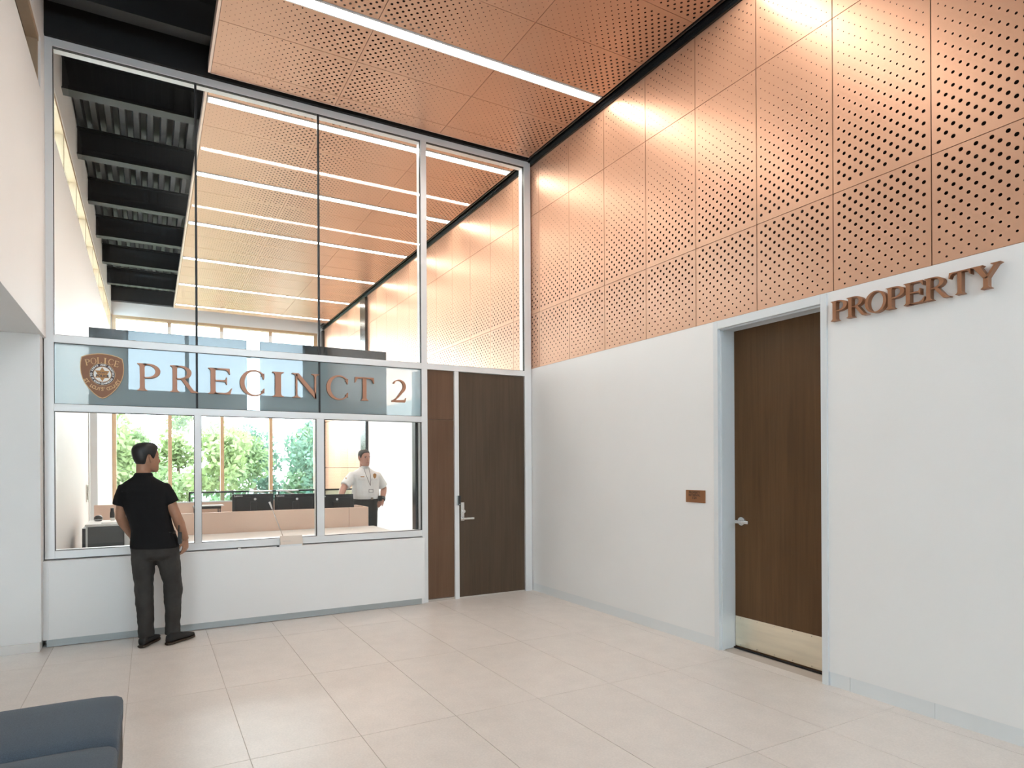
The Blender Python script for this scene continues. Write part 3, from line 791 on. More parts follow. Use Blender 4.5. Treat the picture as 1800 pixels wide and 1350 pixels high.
# side door of the office in the left wall
d3 = empty('door_3', (-0.80, 11.4, 0), kind='structure')
bx('door_frame', 'frame_paint', d3, -1.0, -0.785, 10.62, 10.70, 0, 2.62); bx('door_frame', 'frame_paint', d3, -1.0, -0.785, 12.17, 12.25, 0, 2.62)
bx('door_frame', 'frame_paint', d3, -1.0, -0.785, 10.70, 12.17, 2.54, 2.62)
bx('door_leaf', 'base_strip', d3, -0.98, -0.935, 10.70, 12.17, 0.01, 2.54)
lt = empty('wall_plate', (-0.79, 10.3, 1.07), 'narrow steel wall plate on white office wall at left', 'wall plate')
bx('plate', 'steel', lt, -0.799, -0.785, 10.24, 10.38, 1.07, 1.315, bevel=0.003)
bx('slot', 'black_plastic', lt, -0.785, -0.780, 10.29, 10.33, 1.10, 1.285)

# ------------------------------------------------------------------ things behind the service windows
ct = empty('service_counter', (1.4, 7.3, 0), 'long pale counter directly behind the service windows', 'counter')
bx('counter_body', 'white_trim', ct, 0.20, 2.60, 6.80, 7.96, 0.0, 0.72)
bx('counter_top', 'counter_top', ct, 0.15, 2.655, 6.725, 8.00, 0.72, 0.757, bevel=0.004)
bx('end_panel', 'charcoal_cabinet', ct, 2.602, 2.63, 6.80, 7.96, 0.0, 0.72)
sc_ = empty('desk_divider', (1.4, 8.03, 0), 'low copper pink desk divider in front of the black monitors', 'divider')
bx('divider_panel', 'desk_panel', sc_, 0.20, 2.318, 8.005, 8.04, 0.70, 1.010, bevel=0.002)
bx('divider_panel', 'desk_panel', sc_, 2.322, 2.585, 8.005, 8.04, 0.70, 1.010, bevel=0.002)
bx('divider_return', 'desk_panel', sc_, 2.55, 2.585, 8.041, 8.55, 0.70, 1.010, bevel=0.002)
for x in (0.22, 1.35, 2.50): bx('leg', 'base_metal', sc_, x, x + 0.05, 8.005, 8.04, 0.0, 0.70)
dk = empty('desk', (1.4, 8.45, 0), 'pale work desk carrying the black monitors', 'desk')
bx('desk_top', 'white_plastic', dk, 0.20, 2.54, 8.045, 8.80, 0.70, 0.735, bevel=0.003)
for x in (0.25, 2.45):
    for yy in (8.10, 8.70): bx('leg', 'base_metal', dk, x, x + 0.05, yy, yy + 0.05, 0.0, 0.70)

def monitor(xc, yc, w, zt, lab):
    t = empty('computer_monitor', (xc, yc, 0.735), lab, 'monitor', 'monitors on the desk behind the glass')
    h = 0.32
    bx('housing', 'monitor_black', t, xc - w / 2, xc + w / 2, yc, yc + 0.022, zt - h, zt, bevel=0.004)
    bx('back_cover', 'monitor_black', t, xc - w / 2 + 0.04, xc + w / 2 - 0.04, yc - 0.02, yc - 0.0005, zt - h + 0.04, zt - 0.045, bevel=0.008)
    bx('screen', 'screen_off', t, xc - w / 2 + 0.008, xc + w / 2 - 0.008, yc + 0.0225, yc + 0.0245, zt - h + 0.012, zt - 0.008)
    bx('stand_neck', 'black_plastic', t, xc - 0.04, xc + 0.04, yc - 0.05, yc - 0.021, 0.752, zt - 0.10, bevel=0.006)
    bx('stand_base', 'black_plastic', t, xc - 0.12, xc + 0.12, yc - 0.10, yc + 0.12, 0.7355, 0.751, bevel=0.004)
    text('lettering', 'Lenovo', 0.034, 'print_light', t, lambda u, v, d: (xc - w / 2 + 0.075 + u, yc - 0.0008, zt - 0.023 + v), bold=0.0008)
    MB().lathe([(0.016, -0.004), (0.016, 0.0)], (xc + 0.02, yc - 0.0205, zt - 0.068), 16, 'y').build('sticker', 'print_light', t)
monitor(1.186, 8.47, 0.512, 1.202, 'black monitor back, leftmost of three above the pink divider')
monitor(1.720, 8.47, 0.535, 1.190, 'black monitor back, middle of three above the pink divider')
monitor(2.262, 8.47, 0.512, 1.168, 'black monitor back, rightmost of three, beside the officer')

dv = empty('desk_divider', (1.6, 9.6, 0), 'rear pink divider with glass screen and dark rail behind the monitors', 'divider')
bx('divider_panel', 'desk_panel', dv, 0.33, 1.10, 9.60, 9.63, 0.10, 1.050); bx('divider_panel', 'desk_panel', dv, 1.104, 2.88, 9.60, 9.63, 0.10, 1.050)
bx('top_cap', 'white_plastic', dv, 0.33, 2.88, 9.595, 9.635, 1.050, 1.066)
bx('glass_screen', 'glass_screen', dv, 0.50, 2.87, 9.611, 9.619, 1.067, 1.180)
bx('top_rail', 'black_plastic', dv, 0.48, 2.88, 9.60, 9.63, 1.180, 1.205)
for x in (0.48, 1.70, 2.86): bx('rail_post', 'black_plastic', dv, x, x + 0.02, 9.602, 9.628, 1.066, 1.180)
for x in (0.36, 2.82): bx('foot', 'base_metal', dv, x, x + 0.04, 9.58, 9.65, 0.0, 0.10)
dl = empty('desk_divider', (-0.2, 9.62, 0), 'short pink divider at left behind the charcoal cabinet', 'divider')
bx('divider_panel', 'desk_panel', dl, -0.661, 0.20, 9.60, 9.63, 0.08, 1.055, bevel=0.002)
for x in (-0.62, 0.12): bx('foot', 'base_metal', dl, x, x + 0.04, 9.58, 9.65, 0.0, 0.08)
d2k = empty('desk', (0.8, 9.3, 0), 'second pale desk in front of the rear pink divider', 'desk')
bx('desk_top', 'white_plastic', d2k, 0.33, 2.40, 8.95, 9.58, 0.70, 0.735)
for x in (0.36, 2.30):
    for yy in (9.0, 9.5): bx('leg', 'base_metal', d2k, x, x + 0.05, yy, yy + 0.05, 0.0, 0.70)
ph = empty('document_tray', (0.68, 9.25, 0.735), 'dark two tier document tray on the second desk', 'tray')
for z in (0.80, 0.985):
    bx('tray', 'black_plastic', ph, 0.52, 0.86, 9.12, 9.42, z, z + 0.035, bevel=0.006)
for x, yy in ((0.53, 9.13), (0.84, 9.13), (0.53, 9.40), (0.84, 9.40)): bx('post', 'black_plastic', ph, x, x + 0.012, yy, yy + 0.012, 0.7355, 0.985)
bx('paper', 'paper', ph, 0.56, 0.90, 9.15, 9.40, 1.021, 1.028)
for xc, lab in ((1.46, 'white flat task lamp head above the left monitor'), (1.83, 'white flat task lamp head above the middle monitor')):
    t = empty('task_lamp', (xc, 9.3, 0.735), lab, 'lamp', 'task lamps on the second desk')
    m = MB(); m.lathe([(0.08, 0), (0.08, 0.012), (0.02, 0.02)], (xc, 9.30, 0.7355), 18).build('lamp_base', 'white_plastic', t)
    MB().tube([(xc, 9.30, 0.755), (xc + 0.05, 9.32, 1.15), (xc - 0.08, 9.28, 1.195)], 0.010, 8).build('lamp_arm', 'white_plastic', t)
    MB().box(xc - 0.21, xc + 0.10, 9.24, 9.33, 1.196, 1.214).build('lamp_head', 'white_plastic', t, bevel=0.008)

cb = empty('office_cabinet', (-0.44, 8.45, 0), 'charcoal fronted low cabinet with pale top at left behind the glass', 'cabinet')
bx('cabinet_body', 'white_plastic', cb, -0.648, -0.215, 8.215, 8.80, 0.0, 0.885)
bx('front_panel', 'charcoal_cabinet', cb, -0.628, -0.268, 8.200, 8.214, 0.06, 0.882)
bx('cabinet_top', 'white_plastic', cb, -0.655, -0.210, 8.195, 8.81, 0.885, 0.912, bevel=0.004)
bx('side_panel', 'black_plastic', cb, -0.690, -0.656, 8.30, 8.80, 0.0, 0.86)
tag(MB().poly([(-0.50, 8.27), (-0.26, 8.24), (-0.23, 8.52), (-0.47, 8.55)], lambda u, v: (u, v, 0.9125), lambda u, v: (u, v, 0.922)).build('paper_stack', 'paper'), 'loose white papers lying on the charcoal cabinet', 'papers')
bt = empty('bottle', (-0.405, 8.68, 0.9125), 'slim black bottle standing on the charcoal cabinet', 'bottle')
MB().lathe([(0.022, 0), (0.026, 0.01), (0.026, 0.035)], (-0.405, 8.68, 0.9128), 14).build('bottle_base', 'white_plastic', bt)
MB().lathe([(0.026, 0.035), (0.025, 0.09), (0.019, 0.115), (0.018, 0.15)], (-0.41, 8.68, 0.9128), 14).build('bottle_body', 'black_plastic', bt, smooth=True)
sp = empty('desk_speaker', (-0.56, 8.68, 0.9125), 'small round black speaker on the charcoal cabinet', 'speaker')
MB().lathe([(0.035, 0), (0.047, 0.015), (0.045, 0.045), (0.028, 0.064), (0.005, 0.067)], (-0.555, 8.68, 0.9128), 18).build('speaker_body', 'black_plastic', sp, smooth=True)
MB().lathe([(0.047, 0), (0.049, 0.004), (0.047, 0.008)], (-0.555, 8.68, 0.926), 18).build('speaker_ring', 'base_metal', sp)

for x0, x1, lab in ((-0.508, 0.903, 'flat wall display behind the glass at left, above the rail'), (1.034, 2.437, 'flat wall display behind the glass at right, above the rail')):
    t = empty('wall_display', ((x0 + x1) / 2, 6.85, 2.09), lab, 'display', 'displays behind the partition')
    bx('housing', 'black_plastic', t, x0, x1, 6.850, 6.885, 2.092, 2.878, bevel=0.003)
    bx('screen', 'screen_off', t, x0 + 0.01, x1 - 0.01, 6.8465, 6.8495, 2.102, 2.868)
    for xx in (x0 + 0.35, x1 - 0.35): bx('bracket', 'black_steel', t, xx - 0.03, xx + 0.03, 6.622, 6.846, 2.66, 2.71)

# microphones at the windows
mc = empty('intercom_microphone', (1.27, 6.47, 0.745), 'beige intercom box with thin gooseneck microphone on the window ledge', 'microphone')
m = MB(); m.poly([(6.443, 0.7455), (6.497, 0.7455), (6.497, 0.845), (6.478, 0.850), (6.450, 0.772)], lambda u, v: (1.163, u, v), lambda u, v: (1.385, u, v)); m.build('intercom_box', 'beige_plastic', mc, bevel=0.002)
bx('base_plate', 'base_strip', mc, 1.150, 1.375, 6.4425, 6.4445, 0.735, 0.765)
bx('socket', 'black_plastic', mc, 1.130, 1.160, 6.447, 6.475, 0.7455, 0.757)
text('lettering', 'PRESS TO TALK', 0.012, 'base_metal', mc, lambda u, v, d: (1.225 + u, 6.4575 - 0.002 + v * 0.35, 0.798 + v * 0.94))
MB().tube([(1.192, 6.487, 0.85), (1.17, 6.486, 0.91), (1.125, 6.485, 1.03), (1.085, 6.484, 1.135)], 0.0035, 8).build('gooseneck', 'steel', mc, smooth=True)
MB().tube([(1.088, 6.484, 1.128), (1.075, 6.484, 1.165), (1.062, 6.484, 1.198)], [0.006, 0.009, 0.010], 10).build('microphone_head', 'white_plastic', mc, smooth=True)
tag(bx('cable_clip', 'white_plastic', None, 0.760, 0.785, 6.452, 6.474, 0.7455, 0.760, bevel=0.003), 'tiny white cable clip on the ledge under the middle window', 'clip')
mk = empty('gooseneck_microphone', (1.672, 6.90, 0.757), 'thin black gooseneck microphone inside the right service window', 'microphone')
MB().lathe([(0.022, 0), (0.018, 0.03), (0.010, 0.07)], (1.70, 6.90, 0.7575), 12).build('microphone_base', 'black_plastic', mk)
MB().tube([(1.70, 6.90, 0.82), (1.69, 6.90, 0.92), (1.676, 6.90, 1.04)], [0.006, 0.004, 0.003], 8).build('gooseneck', 'black_plastic', mk)

# ------------------------------------------------------------------ upholstered bench
bn = empty('lobby_bench', (-1.2, 2.95, 0), 'slate grey upholstered double bench at lower left', 'bench')
def cushion(y0, y1):
    m = MB(); rs = []
    yc, hw, z0, zt = (y0 + y1) / 2, (y1 - y0) / 2, 0.315, 0.452
    n = 10
    def sec(x, k, dz):
        pts = []
        for i in range(n + 1):                      # crowned top
            t = -1 + 2 * i / n
            pts.append((x, yc + hw * k * t, zt - dz - 0.034 * abs(t) ** 3.2))
        pts += [(x, yc + hw * k * 1.008, zt - 0.07), (x, yc + hw * k, z0 + 0.02), (x, yc + hw * k - 0.02, z0), (x, yc - hw * k + 0.02, z0), (x, yc - hw * k, z0 + 0.02), (x, yc - hw * k * 1.008, zt - 0.07)]
        return pts
    for x, k, dz in ((-2.3, 1, 0), (-1.6, 1, 0), (-0.9, 1, 0), (-0.35, 1, 0), (-0.22, 1, 0.002), (-0.155, 0.995, 0.008), (-0.132, 0.985, 0.018), (-0.125, 0.96, 0.036)):
        rs.append(sec(x, k, dz))
    return m.rings(rs).build('seat_cushion', 'upholstery', bn, smooth=True)
c1 = cushion(2.958, 3.585); c2 = cushion(2.325, 2.952)
for c, y0, y1 in ((c1, 2.958, 3.585), (c2, 2.325, 2.952)):
    MB().tube([(-0.1275, y0 + 0.03, 0.385), (-0.124, (y0 + y1) / 2, 0.400), (-0.1275, y1 - 0.03, 0.385)], 0.004, 6).build('piping', 'upholstery', c)
bx('bench_base', 'black_steel', bn, -2.25, -0.128, 2.36, 3.55, 0.10, 0.314)
for x in (-2.2, -0.24):
    for yy in (2.45, 3.40): bx('leg', 'black_steel', bn, x, x + 0.06, yy, yy + 0.06, 0.0005, 0.10)

# ------------------------------------------------------------------ people
def rot2(v, a): return Vector((v[0] * math.cos(a) - v[1] * math.sin(a), v[0] * math.sin(a) + v[1] * math.cos(a), v[2]))
HEAD = [(-.120, .026, .066, .026), (-.108, .044, .052, .044), (-.085, .056, .034, .066), (-.055, .064, .016, .084), (-.02, .071, .005, .094), (.02, .075, -.002, .099),
        (.055, .075, -.006, .099), (.085, .067, -.008, .089), (.106, .050, -.008, .068), (.120, .024, -.008, .034)]
def hprof(z):
    for (z0, w0, y0, d0), (z1, w1, y1, d1) in zip(HEAD, HEAD[1:]):
        if z <= z1:
            t = max(0, (z - z0) / (z1 - z0)); return [p + (q - p) * t for p, q in ((w0, w1), (y0, y1), (d0, d1))]
    return HEAD[-1][1:]
def head_mesh(mb, c, yaw, k=1.0, neck_to=None, tilt=0.0):
    R = Matrix.Rotation(yaw, 3, 'Z') @ Matrix.Rotation(tilt, 3, 'X')
    P = lambda x, y, z: Vector(c) + R @ (Vector((x, y, z)) * k)
    rs = []
    for z, w, yc, d in HEAD:
        rs.append([P(w * math.cos(t) * (abs(math.cos(t)) ** -.12 if abs(math.cos(t)) > .05 else 1), yc + d * math.sin(t), z) for t in [2 * PI * j / 24 for j in range(24)]])
    mb.rings(rs)
    mb.tube([P(0, .092, .020), P(0, .106, -.012), P(0, .112, -.030), P(0, .098, -.042)], [.007 * k, .010 * k, .014 * k, .010 * k], 10)      # nose
    mb.tube([P(-.035, .083, .028), P(0, .094, .030), P(.035, .083, .028)], [.008 * k, .009 * k, .008 * k], 8)                              # brow
    mb.tube([P(-.024, .084, -.068), P(0, .095, -.070), P(.024, .084, -.068)], [.005 * k, .009 * k, .005 * k], 8)                           # lips
    mb.ell(P(0, .074, -.104), (.020 * k, .016 * k, .015 * k))
    for s in (-1, 1):
        mb.tube([P(s * .071, .004, -.038), P(s * .082, -.006, -.018), P(s * .087, -.014, .006), P(s * .081, -.010, .024)], [.007 * k, .010 * k, .013 * k, .008 * k], 8, ratio=.5)
    if neck_to is not None:
        mb.tube([P(0, -.02, -.05), P(0, -.022, -.12), Vector(neck_to)], [.056 * k, .055 * k, .064 * k], 16)
    return P
HAIRLINE = [(0, .078), (35, .072), (58, .045), (74, -.012), (84, -.005), (92, .034), (104, .026), (116, -.030), (135, -.066), (160, -.082), (180, -.085)]
def hair_mesh(P, lift=0.0, top_off=.012, side_off=.006):
    m = MB(); n = 48; L = 10; rs = []
    for i in range(L):
        ring = []
        for j in range(n):
            th = 2 * PI * j / n                      # 0 = +x, 90 deg = forward
            ph = abs((math.degrees(th) - 90 + 180) % 360 - 180)
            for (p0, h0), (p1, h1) in zip(HAIRLINE, HAIRLINE[1:]):
                if ph <= p1: hl = h0 + (h1 - h0) * (ph - p0) / (p1 - p0); break
            hl += lift * (1 if ph > 80 else .2)
            z = .118 - (.118 - hl) * (i / (L - 1)) ** .8
            w, yc, d = hprof(z)
            o = side_off + (top_off - side_off) * max(0, min(1, (z - .01) / .08))
            if i == L - 1: o = .0015
            ring.append(P((w + o) * math.cos(th), yc + (d + o) * math.sin(th), z + o * max(0, min(1, (z - .05) / .05))))
        rs.append(ring)
    m.rings(rs, cap=False)
    m.f.append(tuple(range(n)))
    return m
def hand(mb, wrist, dirn, palmn, k=1.0, curl=0.5, thumb=1):
    """palm and five separate fingers; dirn = along the fingers, palmn = palm normal, thumb = +-1 side"""
    d = Vector(dirn).normalized(); n = Vector(palmn); n = (n - d * n.dot(d)).normalized(); s = d.cross(n) * thumb
    W = Vector(wrist)
    P = lambda a, b, c: W + (d * a + s * b + n * c) * k
    rs = []
    for a, hw, th in ((-.01, .024, .018), (.02, .032, .017), (.055, .041, .015), (.085, .042, .012)):
        rs.append([P(a, hw * math.cos(t), th * math.sin(t)) for t in [2 * PI * j / 14 for j in range(14)]])
    mb.rings(rs)
    for b, L, r in ((.030, .070, .0085), (.010, .080, .009), (-.011, .074, .0085), (-.031, .058, .0075)):
        p = P(.075, b, 0); ang = 0.15; pts = [p]; q = [.42, .32, .26]
        for f in q:
            ang += curl * .75
            p = p + (d * math.cos(ang) + n * math.sin(ang)) * (L * f * k * 1.12); pts.append(p)
        mb.tube(pts, [r * k, r * .98 * k, r * .9 * k, r * .72 * k], 9)
    mb.tube([P(.015, .022, .004), P(.040, .044, .012), P(.066, .052, .020), P(.088, .050, .026)], [.013 * k, .0115 * k, .0100 * k, .0075 * k], 9)
def ring_h(c, a, b, yaw, n=24, e=.85):
    out = []
    for j in range(n):
        t = 2 * PI * j / n; x = math.copysign(abs(math.cos(t)) ** e, math.cos(t)) * a; y = math.copysign(abs(math.sin(t)) ** e, math.sin(t)) * b
        out.append(Vector(c) + rot2((x, y, 0), yaw))
    return out
def shoe(parent, heel, toe, w=.047):
    h, t = Vector((*heel, 0)), Vector((*toe, 0)); d = (t - h).normalized(); s = Vector((d.y, -d.x, 0)); L = (t - h).length
    def sect(f, hw, ht, z0=.022):
        c = h + d * (L * f)
        return [c + s * (hw * math.copysign(abs(math.cos(a)) ** .8, math.cos(a))) + Vector((0, 0, z0 + (ht - z0) * (.5 + .5 * math.copysign(abs(math.sin(a)) ** .7, math.sin(a))))) for a in [2 * PI * j / 16 for j in range(16)]]
    up = MB().rings([sect(f, w * k, ht) for f, k, ht in ((.0, .45, .06), (.05, .72, .085), (.15, .80, .098), (.30, .80, .100), (.45, .86, .088), (.62, 1.0, .072), (.80, .98, .060), (.93, .72, .050), (1.0, .30, .036))]).build('shoe', 'shoe_black', parent, smooth=True)
    so = MB().rings([sect(f, w * k, .024, .0005) for f, k in ((-.025, .45), (.03, .82), (.15, .88), (.35, .82), (.62, 1.05), (.82, 1.02), (.95, .74), (1.015, .32))]).build('sole', 'shoe_sole', up)
    return up

# --- man at the window, seen from behind
man = empty('person', (0.05, 6.12, 0), 'person in black polo shirt and dark trousers facing the service window', 'person')
yaw = math.radians(-20)
SL, SR = Vector((-0.195, 6.150, 1.360)), Vector((0.106, 6.065, 1.362))
EL, WL = Vector((-0.232, 6.185, 1.125)), Vector((-0.155, 6.300, 0.955))
ER, WR = Vector((0.205, 6.055, 1.120)), Vector((0.280, 6.145, 0.905))
neck = Vector((-0.055, 6.105, 1.46))
body = MB()
P = head_mesh(body, (-0.032, 6.135, 1.637), math.radians(-62), 1.05, neck)
tors = [((0.032, 6.12, .86), .155, .105), ((0.02, 6.12, .98), .145, .098), ((-0.01, 6.12, 1.10), .150, .10), ((-0.035, 6.115, 1.25), .165, .105), ((-0.048, 6.11, 1.36), .16, .095), ((-0.052, 6.108, 1.43), .095, .07), ((-0.054, 6.106, 1.47), .06, .055)]
body.rings([ring_h(c, a, b2, yaw) for c, a, b2 in tors])
for S_, E_, W_ in ((SL, EL, WL), (SR, ER, WR)):
    body.tube([S_, S_.lerp(E_, .4), E_, E_.lerp(W_, .3), E_.lerp(W_, .75), W_], [.055, .050, .042, .046, .034, .028], 14)
hand(body, WR, (-0.03, 0.02, -1), (-0.75, 0.65, 0.0), 0.97, 0.35, -1)
hand(body, WL, (0.35, 0.25, -0.9), (0.8, -0.5, 0.2), 0.97, 0.4, 1)
HL, KL, AL = Vector((-0.055, 6.135, .86)), Vector((-0.055, 6.15, .495)), Vector((-0.035, 6.125, .085))
HR, KR, AR = Vector((0.120, 6.10, .86)), Vector((0.172, 6.125, .50)), Vector((0.172, 6.125, .085))
for H_, K_, A_ in ((HL, KL, AL), (HR, KR, AR)): body.tube([H_, K_, A_], [.08, .052, .04], 12)
body.build('body', 'skin_man', man, remesh=0.0052, smit=4)
hair_mesh(P, 0.0, .012, .008).build('hair', 'hair_black', man, smooth=True, subsurf=1)
fq = MB(); fq.ell(P(0.0, .052, .101), (.040, .030, .021), rot=Matrix.Rotation(math.radians(-62), 3, 'Z')); fq.build('hair_quiff', 'hair_black', man, smooth=True)
for s in (-1, 1):
    MB().ell(P(s * .032, .083, .006), (.012, .008, .007), rot=Matrix.Rotation(math.radians(-62), 3, 'Z')).build('eye', 'eye_dark', man, smooth=True)
sh = MB()
prs = [((0.034, 6.12, .850), .198, .143), ((0.032, 6.12, .90), .195, .141), ((0.018, 6.12, 1.0), .172, .122), ((0.0, 6.118, 1.08), .170, .122), ((-0.022, 6.116, 1.18), .182, .127), ((-0.038, 6.112, 1.28), .196, .128), ((-0.046, 6.110, 1.35), .205, .120), ((-0.048, 6.108, 1.395), .196, .104), ((-0.051, 6.107, 1.43), .150, .088), ((-0.054, 6.106, 1.46), .098, .074), ((-0.055, 6.106, 1.485), .070, .064)]
sh.rings([ring_h(c, a, b2, yaw) for c, a, b2 in prs])
sl_end = SL + Vector((-0.030, 0.012, -0.135)); sr_end = SR + Vector((0.056, -0.006, -0.128))
for S_, e_, inn in ((SL, sl_end, Vector((.06, -.02, 0.02))), (SR, sr_end, Vector((-.06, .02, 0.02)))):
    sh.tube([S_ + inn * 1.3, S_, S_.lerp(e_, .5), e_], [.052, .066, .070, .070], 18)
sh.build('polo_shirt', 'polo', man, remesh=0.007, smit=10)
co = MB().rings([ring_h((-0.055, 6.104, 1.462), .082, .074, yaw), ring_h((-0.053, 6.108, 1.49), .073, .069, yaw), ring_h((-0.050, 6.112, 1.507), .066, .064, yaw), ring_h((-0.050, 6.112, 1.503), .060, .058, yaw)], cap=False)
co.build('collar', 'polo', man, smooth=True)
tr_ = MB()
tr_.rings([ring_h(c, a, b2, yaw) for c, a, b2 in (((0.030, 6.12, .985), .166, .115), ((0.034, 6.12, .92), .178, .128), ((0.036, 6.12, .84), .182, .132), ((0.036, 6.12, .78), .172, .122), ((0.036, 6.12, .745), .12, .09))])
for H_, K_, A_ in ((HL, KL, AL), (HR, KR, AR)):
    T2 = H_.lerp(K_, .45); C2 = K_.lerp(A_, .35)
    tr_.tube([H_ + Vector((0, 0, .02)), T2, K_ + Vector((0, 0, .04)), K_ + Vector((0.004, .004, -.03)), C2, K_.lerp(A_, .8), A_ + Vector((0, 0, -.012))], [.104, .093, .076, .078, .070, .062, .064], 18)
tro = tr_.build('trousers', 'trouser_grey', man, remesh=0.008, smit=4)
tex = bpy.data.textures.new('folds', 'CLOUDS'); tex.noise_scale = 0.07; tex.noise_depth = 1
dm = tro.modifiers.new('folds', 'DISPLACE'); dm.texture = tex; dm.strength = 0.013; dm.mid_level = 0.5
MB().rings([ring_h((0.031, 6.12, .955), .172, .121, yaw), ring_h((0.030, 6.12, .99), .170, .119, yaw)], cap=False).build('belt', 'leather', man)
shoe(man, (-0.075, 6.045), (0.055, 6.300)); shoe(man, (0.125, 6.035), (0.345, 6.235))
rd = empty('handheld_radio', (0.225, 6.01, 0.885), 'black handheld radio with short antenna on the belt of the person in black', 'radio')
bx('radio_body', 'black_plastic', rd, 0.212, 0.243, 5.985, 6.030, 0.885, 0.985, bevel=0.004)
MB().tube([(0.221, 6.02, 0.985), (0.221, 6.02, 1.045)], 0.005, 8).build('antenna', 'black_plastic', rd)
bx('belt_clip', 'black_plastic', rd, 0.218, 0.232, 6.0305, 6.037, 0.90, 0.98)

# --- officer behind the desk
of = empty('person', (2.93, 9.25, 0), 'person in white uniform shirt and dark trousers standing behind the desk', 'person')
yo = math.radians(180 + 8)
SL, SR = Vector((2.730, 9.24, 1.405)), Vector((3.130, 9.25, 1.402))
EL, WL = Vector((2.575, 9.16, 1.235)), Vector((2.48, 9.02, 1.095))
ER, WR = Vector((3.255, 9.30, 1.205)), Vector((3.185, 9.16, 1.035))
body = MB()
P = head_mesh(body, (2.912, 9.22, 1.678), yo + math.radians(8), 1.04, (2.925, 9.25, 1.50))
otor = [((2.94, 9.25, .90), .17, .13), ((2.94, 9.24, 1.05), .175, .14), ((2.935, 9.235, 1.2), .175, .14), ((2.93, 9.24, 1.35), .185, .12), ((2.928, 9.25, 1.45), .14, .085), ((2.926, 9.25, 1.52), .07, .065)]
body.rings([ring_h(c, a, b2, yo) for c, a, b2 in otor])
for S_, E_, W_ in ((SL, EL, WL), (SR, ER, WR)):
    body.tube([S_, S_.lerp(E_, .4), E_, E_.lerp(W_, .3), E_.lerp(W_, .75), W_], [.062, .058, .050, .052, .040, .032], 14)
hand(body, WR, (-0.55, -0.25, -0.55), (0.1, 0.95, -0.3), 1.0, 0.5, 1)
hand(body, WL, (-0.5, -0.3, -0.1), (0, 0, -1), 1.0, 0.2, 1)
HL, KL, AL = Vector((2.855, 9.26, .90)), Vector((2.845, 9.25, .50)), Vector((2.84, 9.27, .085))
HR, KR, AR = Vector((3.020, 9.26, .90)), Vector((3.030, 9.25, .50)), Vector((3.035, 9.27, .085))
for H_, K_, A_ in ((HL, KL, AL), (HR, KR, AR)): body.tube([H_, K_, A_], [.09, .058, .045], 12)
body.build('body', 'skin_officer', of, remesh=0.006, smit=3)
hair_mesh(P, .012, .008, .004).build('hair', 'hair_brown', of, smooth=True, subsurf=1)
for s in (-1, 1):
    MB().ell(P(s * .032, .084, .006), (.013, .008, .008), rot=Matrix.Rotation(yo, 3, 'Z')).build('eye', 'eye_dark', of, smooth=True)
    MB().tube([P(s * .018, .098, .024), P(s * .048, .086, .026)], .0045, 6).build('eyebrow', 'hair_brown', of)
MB().tube([P(-.024, .092, -.069), P(0, .1035, -.070), P(.024, .092, -.069)], [.003, .005, .003], 8).build('mouth', 'lip', of)
sh = MB()
prs = [((2.942, 9.24, 1.045), .198, .165), ((2.942, 9.235, 1.10), .212, .178), ((2.938, 9.232, 1.18), .208, .172), ((2.934, 9.235, 1.28), .205, .155), ((2.930, 9.24, 1.38), .228, .138), ((2.929, 9.244, 1.43), .226, .120), ((2.928, 9.247, 1.465), .190, .102), ((2.926, 9.25, 1.50), .125, .085), ((2.925, 9.25, 1.53), .078, .072)]
sh.rings([ring_h(c, a, b2, yo) for c, a, b2 in prs])
for S_, E_, inn in ((SL, EL, Vector((.07, 0, .01))), (SR, ER, Vector((-.07, 0, .01)))):
    e_ = S_.lerp(E_, .86)
    sh.tube([S_ + inn * 1.2, S_, S_.lerp(e_, .5), e_], [.060, .074, .078, .080], 18)
sh.build('uniform_shirt', 'shirt_white', of, remesh=0.009, smit=9)
MB().rings([ring_h((2.925, 9.245, 1.515), .084, .077, yo), ring_h((2.924, 9.243, 1.545), .072, .070, yo), ring_h((2.922, 9.242, 1.555), .066, .066, yo)], cap=False).build('collar', 'shirt_white', of, smooth=True)
tr_ = MB()
tr_.rings([ring_h(c, a, b2, yo) for c, a, b2 in (((2.942, 9.245, 1.06), .190, .155), ((2.942, 9.25, .98), .195, .158), ((2.94, 9.255, .88), .195, .155), ((2.94, 9.26, .80), .17, .13))])
for H_, K_, A_ in ((HL, KL, AL), (HR, KR, AR)):
    tr_.tube([H_, H_.lerp(K_, .5), K_, K_.lerp(A_, .5), A_ + Vector((0, 0, -.02))], [.115, .105, .09, .083, .078], 16)
tr_.build('trousers', 'trouser_black', of, remesh=0.010, smit=3)
be = MB().rings([ring_h((2.942, 9.242, 1.035), .201, .168, yo), ring_h((2.942, 9.242, 1.085), .201, .168, yo)], cap=False).build('belt', 'leather', of)
def front(x, z, off=0.0):                      # point on the officer's chest, facing the lobby
    hw, dp, cy = (0.21, 0.15, 9.24)
    t = max(-1, min(1, (x - 2.935) / hw)); e = 1 / .85
    return Vector((x, cy - (dp + off) * (max(0, 1 - abs(t) ** (2 * e))) ** (.5 / e) - .01, z))
bx('buckle', 'steel', be, 2.965, 3.005, 9.062, 9.070, 1.045, 1.08)
bx('belt_pouch', 'leather', be, 3.10, 3.16, 9.10, 9.18, 1.02, 1.10, bevel=0.006)
MB().tube([front(2.885, 1.52, -.06), front(2.895, 1.42, .015), front(2.93, 1.32, .03), front(2.955, 1.26, .035)], .003, 6).build('lanyard', 'lanyard', of)
MB().tube([front(2.965, 1.52, -.06), front(2.962, 1.42, .015), front(2.958, 1.32, .03), front(2.955, 1.26, .035)], .003, 6).build('lanyard', 'lanyard', of)
f_ = front(2.955, 1.18, .04)
